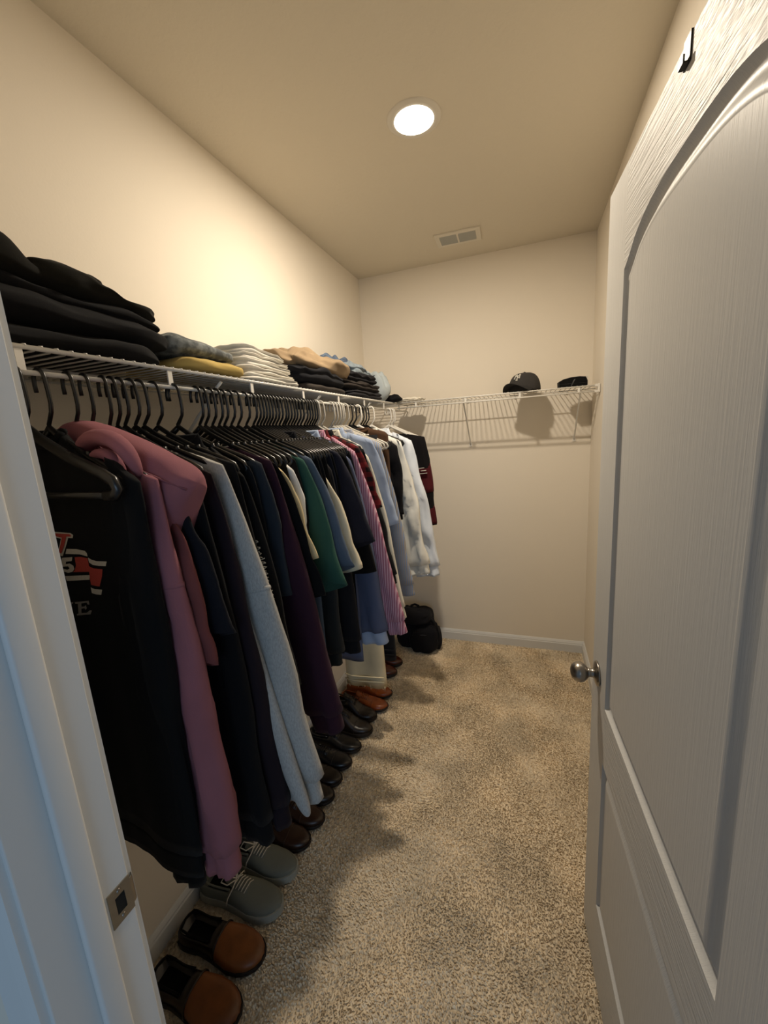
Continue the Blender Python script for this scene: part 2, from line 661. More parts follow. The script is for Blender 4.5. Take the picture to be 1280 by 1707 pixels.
# ---- recessed ceiling light and supply vent
def ceiling_light():
    root = empty('ceiling_light', (-0.37, 1.573, ZC))
    tag(root, 'round glowing recessed light in the ceiling', 'ceiling light')
    mb = MB()
    n = 48
    prof = [(0.068, -0.006), (0.078, -0.006), (0.088, -0.004), (0.093, -0.0005), (0.093, 0.0), (0.068, 0.0)]
    mb.rings([[Vector((r * math.cos(2 * math.pi * k / n), r * math.sin(2 * math.pi * k / n), h)) for k in range(n)] for r, h in prof + prof[:1]], False, False)
    mb.build('trim_ring', paint('light_ring', '#d8d2c6', 0.5), root)
    m, nt, b = base_mat('lit_diffuser')
    b.inputs['Base Color'].default_value = (0.9, 0.9, 0.88, 1)
    b.inputs['Emission Color'].default_value = LAMP_COLOR[:3] + (1,)
    b.inputs['Emission Strength'].default_value = 9.0
    mb = MB()
    mb.lathe([(0.0005, -0.0075), (0.05, -0.0072), (0.068, -0.0055), (0.068, -0.003), (0.0005, -0.003)], 48)
    mb.build('diffuser', m, root)
    l = bpy.data.lights.new('ceiling_light_lamp', 'AREA')
    l.shape = 'DISK'
    l.size = 0.08
    l.energy = LAMP_POWER
    l.color = LAMP_COLOR
    o = bpy.data.objects.new('ceiling_light_lamp', l)
    COL.objects.link(o)
    o.location = (-0.37, 1.573, ZC - 0.010)


ceiling_light()


def vent():
    cx, cy = -0.37, 2.51
    root = empty('ceiling_vent', (cx, cy, ZC), math.radians(2))
    tag(root, 'white ceiling air vent with two banks of slats near the end wall', 'vent')
    W, D = 0.245, 0.155
    ix, iy = 0.094, 0.098
    mb = MB()
    # frame bars
    for c, s in (((0, -D / 2 + 0.013, -0.004), (W, 0.027, 0.008)), ((0, D / 2 - 0.013, -0.004), (W, 0.027, 0.008)),
                 ((-W / 2 + 0.0125, 0, -0.004), (0.025, D - 0.05, 0.008)), ((W / 2 - 0.0125, 0, -0.004), (0.025, D - 0.05, 0.008)),
                 ((0, 0, -0.004), (0.012, D - 0.05, 0.008))):
        mb.box(c, s)
    o = mb.build('frame', paint('vent_white', '#dad3c4', 0.45), root, smooth=False)
    bevel(o, 0.0015)
    mb = MB()
    mb.box((0, 0, -0.0008), (W - 0.05, D - 0.05, 0.001))
    mb.build('duct', plain('vent_duct', '#6a6a66', 0.8), root, smooth=False)
    sl = MB()
    sl.box((0, 0, 0), (ix - 0.002, 0.0185, 0.0012), Matrix.Rotation(math.radians(-24), 3, 'X'))
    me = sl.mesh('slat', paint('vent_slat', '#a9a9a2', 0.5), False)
    for bx in (-0.0505, 0.0505):
        for k in range(5):
            link_mesh('slat', me, root, (bx, -0.040 + k * 0.020, -0.0065))


vent()


# ------------------------------------------------------------------ wire shelves
SZ = 1.743
SXF = -0.793       # front rail of the left shelf
RODX, RODZ = -0.795, 1.702
SYF = 2.505        # front rail of the back shelf


def wire_shelf_left():
    root = empty('wire_shelf', (SXF, YF + 0.002, SZ))
    tag(root, 'long white wire shelf with hanging rail along the clothes wall', 'shelf')
    L = YB - YF - 0.006

    def P(x, y, z): return (x - SXF, y, z - SZ)
    for nm, x, z, r in (('front_rail', SXF, SZ, 0.0042), ('hanging_rail', RODX, RODZ, 0.0045), ('middle_rail', -0.945, SZ - 0.0065, 0.003), ('back_rail', -1.093, SZ - 0.0065, 0.003)):
        mb = MB()
        mb.tube([P(x, 0, z), P(x, L, z)], r, 10)
        mb.build(nm, WIRE, root)
    wm = MB()
    wm.tube([(-0.301, 0, 0.0), (-0.02, 0, 0.0), (-0.003, 0, 0.0045), (0.004, 0, 0.0035)], 0.0019, 6)
    me = wm.mesh('wire', WIRE)
    n = int(L / 0.0254)
    for k in range(n):
        link_mesh('wire', me, root, (0, 0.012 + k * 0.0254, 0))
    tm = MB()
    tm.box((-0.0005, 0, -0.0205), (0.0035, 0.0125, 0.041))
    me = tm.mesh('tie', WIRE, False)
    for k in range(9):
        y = 0.468 + 0.3048 * k - (YF + 0.002)
        if y < L: link_mesh('tie', me, root, (0, y, 0))
    for y in (0.95, 1.528, 2.1):
        mb = MB()
        mb.tube([P(SXF - 0.006, y - YF, SZ - 0.012), P(SXF - 0.03, y - YF, SZ - 0.03), P(-1.085, y - YF, 1.465), P(-1.096, y - YF, 1.44)], 0.0045, 8)
        mb.build('brace', WIRE, root)
    return root


def wire_shelf_back():
    x0, x1 = SXF + 0.016, XR - 0.004
    root = empty('wire_shelf', (x0, SYF, SZ))
    tag(root, 'short white wire shelf holding a cap on the end wall', 'shelf')
    L = x1 - x0
    for nm, y, z, r in (('front_rail', 0, 0, 0.004), ('lip_rail', 0.002, -0.030, 0.0038), ('middle_rail', 0.15, -0.0065, 0.003), ('back_rail', 0.299, -0.0065, 0.003)):
        mb = MB()
        mb.tube([(0, y, z), (L, y, z)], r, 10)
        mb.build(nm, WIRE, root)
    wm = MB()
    wm.tube([(0, 0.301, 0), (0, 0.02, 0), (0, 0.003, 0.0045), (0, -0.004, 0.0035)], 0.0019, 6)
    me = wm.mesh('wire', WIRE)
    for k in range(int(L / 0.0254)):
        link_mesh('wire', me, root, (0.012 + k * 0.0254, 0, 0))
    tm = MB()
    tm.box((0, 0.0005, -0.0155), (0.0115, 0.0035, 0.031))
    me = tm.mesh('tie', WIRE, False)
    for x in (-0.655, -0.35, -0.045, 0.26):
        link_mesh('tie', me, root, (x - x0, 0, 0))
    for x in (-0.366, 0.272):
        mb = MB()
        mb.tube([(x - x0, 0.004, -0.006), (x - x0, 0.03, -0.03), (x - x0, 0.296, -0.275), (x - x0, 0.303, -0.295)], 0.0045, 8)
        b = mb.build('brace', WIRE, root)
        mb = MB()
        mb.box((x - x0, 0.303, -0.292), (0.018, 0.005, 0.026))
        mb.build('brace_foot', WIRE, b, smooth=False)
    # end bracket on the right wall
    mb = MB()
    mb.box((L - 0.004, 0.006, -0.014), (0.012, 0.03, 0.046))
    mb.box((L - 0.014, 0.0, 0.0), (0.02, 0.014, 0.014))
    mb.box((L - 0.014, 0.002, -0.030), (0.02, 0.013, 0.013))
    o = mb.build('end_bracket', WHITEP, root, smooth=False)
    bevel(o, 0.002)
    for x in (0.1, 0.4, 0.7, 1.0):
        mb = MB()
        mb.box((x, 0.301, -0.004), (0.012, 0.008, 0.022))
        mb.build('wall_clip', WHITEP, root, smooth=False)


wire_shelf_left()
wire_shelf_back()


# ------------------------------------------------------------------ hangers
def hanger_mesh(name, mat, half=0.205, r=0.0046, drop=0.082):
    hook = [(-0.0185, 0, -0.030), (-0.0192, 0, -0.018)]
    for k in range(9):
        a = math.pi - k * math.pi / 8
        hook.append((0.0185 * math.cos(a), 0, -0.0115 + 0.0185 * math.sin(a)))
    hook += [(0.0205, 0, -0.03), (0.021, 0, -0.052), (0.017, 0, -0.066), (0.007, 0, -0.078), (0.0, 0, -0.086), (0, 0, -0.098)]
    body = [(0, 0, -0.092), (0.03, 0, -0.110), (0.10, 0, -0.143), (half - 0.03, 0, -0.172), (half - 0.006, 0, -0.184), (half, 0, -0.196), (half - 0.008, 0, -0.206), (half - 0.03, 0, -0.2065)]
    h = MB()
    h.tube(hook, 0.0036, 8)
    b = MB()
    b.tube(body, r, 8, 1.25)
    b.tube([(-x, y, z) for x, y, z in body], r, 8, 1.25)
    b.tube([(-half + 0.03, 0, -0.2065), (0, 0, -0.2065), (half - 0.03, 0, -0.2065)], r * 0.8, 8)
    for s in (-1, 1):     # strap notches
        b.box((s * 0.105, 0, -0.143), (0.012, 0.007, 0.012))
    return h.mesh(name + '_hook', mat), b.mesh(name + '_bar', mat)


HM = {'black': hanger_mesh('black_hanger', BLACKP), 'white': hanger_mesh('white_hanger', WHITEP, 0.2, 0.005), 'broad': hanger_mesh('broad_hanger', BLACKP, 0.21, 0.0075), 'clear': hanger_mesh('clear_hanger', CLEARP, 0.2, 0.0042)}


def hanger(y, kind, label, yaw=0.0, group=None, tilt=0.0):
    root = empty('clothes_hanger', (RODX, y, RODZ), yaw)
    tag(root, label, 'hanger', group)
    a, b = HM[kind]
    link_mesh('hook', a, root)
    link_mesh('shoulder_bar', b, root)
    return root


# ------------------------------------------------------------------ garments
def sstep(a, b, x):
    t = min(1, max(0, (x - a) / (b - a)))
    return t * t * (3 - 2 * t)


class Torso:
    def __init__(s, hw=0.205, bw=0.215, zn=-0.150, zs=-0.182, hem=-0.95, th=0.016, nw=0.10, fold=0.006, seed=1, scoop=0.02, sexp=1.0):
        s.__dict__.update(hw=hw, bw=bw, zn=zn, zs=zs, hem=hem, th=th, nw=nw, fold=fold, seed=seed, scoop=scoop, sexp=sexp)

    def ztop(s, x, front):
        a = abs(x)
        if a < s.nw:
            return s.zn - (s.scoop if front else 0.004) * (1 - (a / s.nw) ** 2)
        t = (a - s.nw) / (s.hw - s.nw)
        return s.zn + (s.zs - s.zn) * t ** s.sexp - 0.012 * sstep(0.85, 1.0, t)

    def pt(s, u, v, front):
        xt = u * s.hw
        zt = s.ztop(xt, front)
        zb = s.hem + 0.012 * noise.noise(Vector((u * 2.1, s.seed, 0)))
        z = zt + (zb - zt) * v
        W = s.hw + (s.bw - s.hw) * sstep(0.1, 0.7, v)
        x = u * W
        prof = max(0.0, 1 - abs(u) ** 3.2) ** 0.5
        gath = 0.35 + 0.65 * sstep(0.0, 0.18, v)
        sd = -1 if front else 1
        f = noise.noise(Vector((x * 13 + s.seed * 3.7, z * 1.6, s.seed))) + 0.5 * noise.noise(Vector((x * 30 + s.seed, z * 3.0, 5.0)))
        fold = s.fold * f * sstep(0.05, 0.7, v)
        y = sd * s.th * prof * gath + fold * (0.4 + 0.6 * prof)
        return Vector((x, y, z))

    def front_at(s, x, z):
        v = 0.4
        for _ in range(6):
            W = s.hw + (s.bw - s.hw) * sstep(0.1, 0.7, v)
            u = max(-1, min(1, x / W))
            zt = s.ztop(u * s.hw, True)
            zb = s.hem + 0.012 * noise.noise(Vector((u * 2.1, s.seed, 0)))
            v = min(1, max(0, (z - zt) / (zb - zt)))
        return s.pt(u, v, True)

    def mb(s, v0=0.0, v1=1.0, nu=30, nv=26, puff=1.0):
        m = MB()
        us = [math.sin((i / nu - 0.5) * math.pi) * 0.35 + (i / nu * 2 - 1) * 0.65 for i in range(nu + 1)]
        rings = []
        for j in range(nv + 1):
            v = v0 + (v1 - v0) * j / nv
            r = [s.pt(u, v, True) for u in us] + [s.pt(u, v, False) for u in us[-2:0:-1]]
            if puff != 1.0: r = [Vector((p.x * puff, p.y * puff, p.z)) for p in r]
            rings.append(r)
        # turn in at the hem
        last = rings[-1]
        rings.append([Vector((p.x * 0.985, p.y * 0.75, p.z + 0.012)) for p in last])
        m.rings(rings, cap0=False, cap1=True)
        n = len(us)
        top = rings[0]
        vs = top
        fs = []
        N = len(top)
        for i in range(n - 1):
            a, b = i, i + 1
            c, d = (N - i - 1) % N if i + 1 > 0 else 0, (N - i) % N
            fs.append((b, a, d, c) if d != a else (b, a, c))
        m.add(vs, fs)
        return m


def sleeve_mb(C, E, w0, w1, th0, th1, seed, t0=0.0, t1=1.0, slope=(-0.8, 0.55), nt=26, n=24, wrinkle=0.5, bow=0.012, scale=1.0, endtilt=0.0, crease=0.35, step=0.0):
    C, E = Vector(C), Vector(E)
    d = Vector((E.x - C.x, 0, E.z - C.z)).normalized()
    inw = Vector((d.z, 0, -d.x))
    if slope[0] > 0: inw = -inw
    sl = Vector((slope[0], 0, slope[1])).normalized()
    rings = []

    def ring(t, k=1.0, kth=1.0, shift=0.0):
        O = C + (E - C) * t
        O.x += (bow if slope[0] < 0 else -bow) * math.sin(math.pi * min(1, t * 1.4)) * 1.0
        q = sstep(0.0, 0.22, t)
        wd = (sl * (1 - q) + inw * q).normalized()
        wdt = (w0 + (w1 - w0) * min(1, t) ** 0.85)
        wdt = wdt * q + min(0.115, w0 * 0.95) * (1 - q)
        th = (th0 + (th1 - th0) * t) * (0.5 + 0.5 * sstep(0.0, 0.3, t))
        cen = O + wd * wdt / 2 + d * shift
        cen.y += 0.006 * noise.noise(Vector((t * 4, seed * 2.3, 1)))
        out = []
        c0 = 0.1 + 0.45 * noise.noise(Vector((t * 1.8, seed, 9)))
        for i in range(n):
            a = 2 * math.pi * i / n
            ca, sa = math.cos(a), math.sin(a)
            nn = noise.noise(Vector((ca * 1.7 + seed * 5, sa * 1.7, t * 5.5)))
            n2 = noise.noise(Vector((ca * 3 + seed, sa * 2, t * 15 + ca * 2)))
            ya = math.copysign(abs(sa) ** 0.8, sa) * th * (1 + wrinkle * (0.5 * nn + 0.5 * n2))
            ya *= 1 - crease * math.exp(-((ca - c0) / 0.22) ** 2)
            xa = -ca * wdt / 2 * (1 + 0.10 * wrinkle * nn)
            if step: ya -= step * sstep(-0.10, 0.10, -ca + 0.25 - 0.7 * t + 0.15 * nn) * sstep(0.15, 0.5, t) - step * 0.5 * sstep(0.15, 0.5, t)
            p = cen + wd * (xa * k * scale) + Vector((0, ya * kth * k * scale, 0))
            p += d * (endtilt * sa * t * t)
            out.append(p)
        return out
    for i in range(nt + 1):
        t = t0 + (t1 - t0) * i / nt
        kk = 1.0
        if t0 == 0.0 and i == 0: rings.append(ring(t, 0.55, 0.35))
        rings.append(ring(t, 1.0 if i else 0.97, 1.0 if i else 0.75))
    rings.append(ring(t1, 0.93, 0.85))
    rings.append(ring(t1 - 0.06, 0.9, 0.8))
    m = MB()
    m.rings(rings)
    return m


GARMENTS = {}


def garment(name, cat, label, y, mat, end=None, yaw=-8.0, hw=0.205, sh=0.228, zs=-0.190, hem=-0.95, w0=0.12, w1=0.10, th=0.016, sth=0.018, sth1=None, fold=0.006,
            seed=None, style='tee', rib=None, group=None, nw=0.10, zn=-0.150, bw=0.215, endtilt=0.0, hang='black', hlabel=None, hgroup=None, bow=0.012, crease=0.35, wrinkle=0.5, torso_hw=None, step=0.0, seam_t=None, sexp=1.0, detail=1.0, hy=None):
    """One garment on its own hanger. end: world point of the outer corner of the visible sleeve."""
    global _seed
    _seed += 1
    seed = _seed if seed is None else seed
    yw = math.radians(yaw)
    root = empty(name, (RODX, y, RODZ), yw)
    tag(root, label, cat, group)
    R = Matrix.Rotation(-yw, 3, 'Z')

    def L(p): return R @ (Vector(p) - Vector((RODX, y, RODZ)))
    if hang:
        h0 = y if hy is None else hy
        hanger(h0, hang, hlabel or 'black hanger of the ' + label.replace('just in front of', 'before').replace('with short sleeve ', '').replace('hanging just ', ''), yw - math.atan2(h0 - y, 0.2) if hy else yw, 'hangers with garments on the rail')
    if zn == -0.150 and style in ('shirt', 'shirt_long'): zn = -0.132
    T = Torso(hw=torso_hw or hw, bw=bw, zn=zn, zs=zs, hem=hem, th=th, nw=nw, fold=fold, seed=seed, sexp=sexp)
    nu, nv = (30, 26) if detail >= 1 else (18, 14)
    rib = rib or mat
    if style in ('sweat', 'hoodie'):
        T.mb(0, 0.93, nu, nv).build('body', mat, root)
        T.mb(0.925, 1.0, nu, 4, 0.97).build('hem_band', rib, root)
    else:
        T.mb(0, 1.0, nu, nv).build('body', mat, root)
    if end is not None:
        C = Vector((sh, 0, zs - 0.001))
        Le = L(end)
        kw = dict(slope=(-(hw - nw), zn - zs), bow=bow, endtilt=endtilt, wrinkle=wrinkle, crease=crease, step=step)
        s1 = sth1 if sth1 is not None else sth
        if style in ('sweat', 'hoodie', 'shirt_long'):
            sleeve_mb(C, Le, w0, w1, sth, s1, seed, 0, 0.925, **kw).build('sleeve', mat, root)
            sc = 0.8 if style != 'shirt_long' else 0.86
            sleeve_mb(C, Le, w0, w1, sth, s1, seed, 0.915, 1.0, nt=5, scale=sc, **kw).build('cuff', rib, root)
        else:
            sleeve_mb(C, Le, w0, w1, sth, s1, seed, 0, 1.0, nt=20, **kw).build('sleeve', mat, root)
        if seam_t: sleeve_mb(C, Le, w0, w1, sth, s1, seed, seam_t, seam_t + 0.012, nt=2, scale=1.03, **kw).build('seam', mat, root)
    # the sleeve on the wall side hangs straight
    ln = 0.62 if style in ('sweat', 'hoodie', 'shirt_long') else 0.26
    C2 = Vector((-hw - 0.012, 0, zs + 0.002))
    sleeve_mb(C2, C2 + Vector((0.004, 0.0, -ln)), w0 * 0.85, w1 if ln > .5 else w0 * 0.8, min(sth, th), min(sth, th), seed + 50, 0, 1.0, nt=12, n=14, slope=((hw - nw), zn - zs), bow=0.0).build('sleeve', mat, root)
    # neck
    nk = MB()
    if style in ('shirt', 'shirt_long', 'polo'):
        rs = []
        for k in range(5):
            q = k / 4
            rr = []
            for i in range(20):
                a = 2 * math.pi * i / 20
                fr = -math.sin(a)
                rr.append(Vector(((nw + 0.002 + 0.014 * (1 - q)) * math.cos(a), (th * 0.9 + 0.012 * (1 - q)) * math.sin(a), zn - 0.022 - 0.012 * max(0, fr) + 0.042 * q - 0.012 * max(0, fr) * q)))
            rs.append(rr)
        rs += [[Vector((p.x * 0.9, p.y * 0.8, p.z - 0.004)) for p in rs[-1]], [Vector((p.x * 0.88, p.y * 0.7, p.z - 0.04)) for p in rs[-1]]]
        nk.rings(rs, False, False)
        nk.build('collar', rib, root)
    elif style != 'hoodie':
        path = []
        for i in range(25):
            a = 2 * math.pi * i / 24
            fr = max(0, -math.sin(a))
            path.append((nw * 1.0 * math.cos(a), th * 0.55 * math.sin(a) - 0.002, zn - 0.003 - 0.022 * fr))
        nk.tube(path, 0.0065, 8)
        nk.build('neckband', rib, root)
    GARMENTS[label] = (root, T, L)
    return root, T, L


_seed = 0
BLACK_HANGER = 'black plastic hanger packed among others along the white shelf rail'


def strip_on(T, polys, name, mat, parent, lift=0.0015, dens=0.006):
    """flat print cut to polygons and laid on the front of a garment"""
    bm = bmesh.new()
    for poly in polys:
        vs = [bm.verts.new((x, 0, z)) for x, z in poly]
        bm.faces.new(vs).normal_update()
    bmesh.ops.triangulate(bm, faces=bm.faces[:], ngon_method='EAR_CLIP')
    for _ in range(3):
        long = [e for e in bm.edges if e.calc_length() > dens]
        if not long: break
        bmesh.ops.subdivide_edges(bm, edges=long, cuts=1)
        bmesh.ops.triangulate(bm, faces=bm.faces[:])
    for v in bm.verts:
        p = T.front_at(v.co.x, v.co.z)
        v.co.y = p.y - lift
    me = bpy.data.meshes.new(name)
    bm.to_mesh(me)
    bm.free()
    me.materials.append(mat)
    o = bpy.data.objects.new(name, me)
    COL.objects.link(o)
    o.parent = parent
    return o


F = fabric
# --- an empty hanger next to the doorway
hanger(0.456, 'broad', 'empty black plastic hanger in front of the printed black sweatshirt', math.radians(-5))

# --- 1 black sweatshirt with print
M_BLK = F('black_fleece', '#060709')
root, T, L = garment('sweatshirt', 'sweatshirt', 'black crewneck sweatshirt with red banner print by the doorway', 0.492, M_BLK, (-0.603, 0.478, 0.695),
                     hem=-0.96, w0=0.095, w1=0.10, th=0.02, sth=0.020, sth1=0.026, style='sweat', fold=0.004, bow=0.006, nw=0.04, zn=-0.098, sexp=0.62,
                     hlabel='black plastic hanger inside the printed black sweatshirt')
PR = {
    'U outer': [(-0.0227, -0.2764), (0.0412, -0.2755), (0.0487, -0.2788), (0.0444, -0.2848), (0.0302, -0.2851), (0.0162, -0.3017), (-0.0032, -0.3218), (-0.0215, -0.3206), (-0.0054, -0.3006), (0.0043, -0.288), (-0.0122, -0.2871), (-0.0275, -0.2874)],
    'U inner': [(-0.0239, -0.2792), (0.038, -0.2776), (0.0429, -0.2798), (0.0409, -0.2819), (0.0265, -0.2825), (0.0118, -0.3007), (-0.0047, -0.3166), (-0.0139, -0.3146), (-0.0016, -0.3003), (0.0094, -0.2857), (-0.0134, -0.2841), (-0.0263, -0.2846)],
    'white top': [(0.0167, -0.3062), (0.0483, -0.3045), (0.0752, -0.3056), (0.0804, -0.3096), (0.0805, -0.3153), (0.0563, -0.3135), (0.009, -0.3161)],
    'white top2': [(0.0809, -0.3172), (0.0898, -0.3202), (0.1043, -0.322), (0.1325, -0.3203), (0.1274, -0.329), (0.1079, -0.3301), (0.0907, -0.3296), (0.0809, -0.3261)],
    'red1': [(0.0373, -0.3203), (0.0569, -0.318), (0.0793, -0.3186), (0.0784, -0.3327), (0.0754, -0.344), (0.0209, -0.3497), (0.0285, -0.3456), (0.036, -0.3355)],
    'red2': [(0.0773, -0.3329), (0.0905, -0.336), (0.1167, -0.3353), (0.111, -0.3485), (0.1018, -0.3623), (0.0974, -0.3687), (0.0719, -0.3685), (0.0728, -0.354)],
    'white bot': [(-0.0105, -0.3606), (0.0743, -0.35), (0.0705, -0.3589), (-0.0081, -0.3699)],
    'white bot2': [(0.0689, -0.3735), (0.0806, -0.3753), (0.1032, -0.3738), (0.0974, -0.3839), (0.0815, -0.3851), (0.0684, -0.3842)],
    'five': [(-0.0056, -0.3247), (0.0315, -0.3202), (0.0272, -0.3278), (0.0066, -0.331), (0.0033, -0.336), (0.0178, -0.3333), (0.0286, -0.3363), (0.0296, -0.3428), (0.0211, -0.349), (0.0052, -0.3525), (-0.0093, -0.3515), (-0.0082, -0.3459), (0.0051, -0.3466), (0.0139, -0.3431), (0.0105, -0.3394), (-0.0104, -0.3421), (-0.0111, -0.3319)],
    'E': [(0.0042, -0.41), (0.0518, -0.4012), (0.0513, -0.4087), (0.0451, -0.4096), (0.043, -0.4059), (0.0262, -0.4097), (0.0242, -0.4162), (0.0338, -0.4147), (0.0386, -0.4113), (0.0399, -0.4173), (0.0348, -0.4215), (0.0324, -0.4184), (0.0225, -0.4206), (0.0198, -0.4294), (0.0363, -0.4268), (0.0482, -0.4201), (0.0553, -0.4197), (0.0474, -0.4285), (0.0022, -0.4371), (0.002, -0.4343), (0.0092, -0.4318), (0.0144, -0.4121), (0.0053, -0.4134)],
    'V': [(-0.0146, -0.4134), (-0.0005, -0.4107), (-0.0035, -0.414), (-0.0073, -0.4152), (-0.021, -0.4293), (-0.0291, -0.4306)],
}
P_WHITE = plain('print_white', '#c9c6bd', 0.8, 0, 0.06, 300)
P_RED = plain('print_red', '#b5453d', 0.8, 0, 0.08, 300)
P_GREY = plain('print_grey', '#8c8a86', 0.8, 0, 0.08, 300)
o = strip_on(T, [PR['U outer']], 'letter_print', P_WHITE, root, 0.0015)
strip_on(T, [PR['U inner']], 'letter_fill', P_RED, o, 0.0021)['label'] = 'red fill of the printed letter'
strip_on(T, [PR['white top'], PR['white top2'], PR['white bot'], PR['white bot2']], 'banner_edge', P_WHITE, root)['label'] = 'white edges of the printed banner'
strip_on(T, [PR['red1'], PR['red2']], 'banner', P_RED, root)['label'] = 'red printed banner'
strip_on(T, [PR['five']], 'numeral_print', P_WHITE, root, 0.0022)['label'] = 'white printed numeral 5'
strip_on(T, [PR['E'], PR['V']], 'lettering', P_GREY, root)['label'] = 'grey serif letters'

# --- 2 dusty pink hoodie
M_PINK = F('pink_fleece', '#8d5a62')
root, T, L = garment('hooded_sweatshirt', 'hoodie', 'dusty pink hooded sweatshirt with its hood flopped to the side', 0.528, M_PINK, (-0.533, 0.503, 0.722),
                     hem=-0.93, w0=0.085, w1=0.095, th=0.018, sth=0.018, sth1=0.036, style='hoodie', fold=0.005, bow=0.004, bw=0.20, crease=0.2, hy=.538, seam_t=0.22,
                     hlabel='black plastic hanger whose hook rises out of the pink hood')


def hood():
    st = [(-0.868, 1.592, 1.57, .535, .550), (-0.845, 1.614, 1.545, .522, .565), (-0.80, 1.630, 1.51, .514, .580), (-0.74, 1.614, 1.478, .510, .592), (-0.68, 1.590, 1.44, .506, .60),
          (-0.635, 1.569, 1.405, .503, .605), (-0.608, 1.556, 1.372, .504, .60), (-0.588, 1.547, 1.40, .506, .595), (-0.567, 1.537, 1.44, .508, .588), (-0.545, 1.524, 1.470, .512, .576), (-0.528, 1.508, 1.490, .525, .558)]
    n = 22
    rings = []
    for i, (x, zt, zb, y0, y1) in enumerate(st):
        r = []
        for k in range(n):
            a = 2 * math.pi * k / n
            ca, sa = math.cos(a), math.sin(a)
            ya = math.copysign(abs(ca) ** 0.7, ca)
            za = math.copysign(abs(sa) ** 0.9, sa)
            p = Vector((x, (y0 + y1) / 2 + ya * (y1 - y0) / 2, (zt + zb) / 2 + za * (zt - zb) / 2))
            nn = noise.noise(Vector((x * 14, ca * 1.5, sa * 1.5 + 3)))
            p.y += 0.007 * nn
            p.x += 0.008 * noise.noise(Vector((sa * 1.3, ca, x * 9)))
            r.append(L(p))
        rings.append(r)
    m = MB()
    m.rings(rings)
    o = m.build('hood', M_PINK, root)
    s = o.modifiers.new('smooth', 'SUBSURF')
    s.levels = s.render_levels = 1
    m = MB()
    path = [(-0.746, 0.500, 1.540), (-0.738, 0.498, 1.557), (-0.724, 0.496, 1.575), (-0.697, 0.493, 1.587), (-0.665, 0.489, 1.588), (-0.637, 0.487, 1.581), (-0.616, 0.487, 1.564), (-0.607, 0.490, 1.543), (-0.604, 0.496, 1.515)]
    m.tube([L(p) for p in path], [0.006, 0.012, 0.016, 0.018, 0.018, 0.017, 0.016, 0.013, 0.006], 12, 0.8)
    r = m.build('hood_hem', M_PINK, root)
    r.modifiers.new('smooth', 'SUBSURF').render_levels = 1
    m = MB()
    path = [(-0.712, 0.494, 1.525), (-0.702, 0.489, 1.542), (-0.686, 0.485, 1.556), (-0.662, 0.482, 1.562), (-0.642, 0.482, 1.553), (-0.634, 0.486, 1.535), (-0.632, 0.492, 1.515)]
    m.tube([L(p) for p in path], [0.005, 0.010, 0.013, 0.013, 0.012, 0.010, 0.005], 12, 0.8)
    o = m.build('hood_fold', M_PINK, root)
    o.modifiers.new('smooth', 'SUBSURF').render_levels = 1
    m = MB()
    path = [(-0.775, 0.502, 1.600), (-0.765, 0.500, 1.575), (-0.757, 0.499, 1.55), (-0.752, 0.500, 1.53)]  # near-black tube: shade of the hood opening put into its colour
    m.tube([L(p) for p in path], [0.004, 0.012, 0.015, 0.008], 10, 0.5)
    m.build('hood_opening_shade', F('hood_shade', '#1d1113'), root)['label'] = 'dark strip painted for the shade in the hood opening'
    m = MB()
    path = [(-.72, .5, 1.586), (-.66, .4975, 1.553), (-.61, .502, 1.527), (-.57, .508, 1.509), (-.535, .518, 1.492)]
    m.tube([L(p) for p in path], 0.0022, 6)
    m.build('seam', F('pink_seam', '#7c4d56'), root)


hood()

# --- 3..
def G(name, cat, label, y, hexc, end, **k):
    mk = k.pop('kind', 'plain')
    second = k.pop('second', None)
    mat = F(name + '_' + hexc[1:], hexc, mk, second)
    return garment(name, cat, label, y, mat, end, **k)


DK = 'dark shirts packed in the middle of the rail'
G('tee_shirt', 'tee shirt', 'brick red short sleeve tee hanging just behind the dusty pink hoodie', 0.552, '#6e3d3b', (-0.535, 0.525, 1.165), w0=0.16, w1=0.165, th=0.014, sth=0.016, hem=-0.8, zs=-0.275, zn=-0.19, endtilt=0.012, hy=0.568)
G('tee_shirt', 'tee shirt', 'dark navy short sleeve tee between pink hoodie and maroon black sweatshirt', 0.578, '#12131a', (-0.515, 0.555, 1.215), w0=0.19, w1=0.20, th=0.014, sth=0.018, hem=-0.88, zs=-0.255, zn=-0.18, endtilt=0.01, hy=0.604)
G('sweatshirt', 'sweatshirt', 'plain black sweatshirt behind the navy tee', 0.612, '#08080b', (-0.520, 0.595, 0.69), style='sweat', w0=0.12, w1=0.11, th=0.015, sth=0.016, sth1=0.025, hem=-1.0, hy=0.621)
G('sweatshirt', 'sweatshirt', 'very dark maroon sweatshirt next to the pale grey blue one', 0.648, '#1e151b', (-0.498, 0.637, 0.70), style='sweat', w0=0.12, w1=0.10, th=0.015, sth=0.016, sth1=0.028, hem=-0.98, zs=-0.194, hy=0.638)
HEA = G('sweatshirt', 'sweatshirt', 'pale heather grey sweatshirt with long creased sleeve', 0.685, '#a8a6a2', (-0.438, 0.672, 0.735), kind='heather', style='sweat', w0=0.14, w1=0.15, th=0.016, sth=0.019, sth1=0.034, hem=-0.95, zs=-0.181, crease=0.2, step=0.03, seam_t=0.32, bow=0.016, hy=0.662)


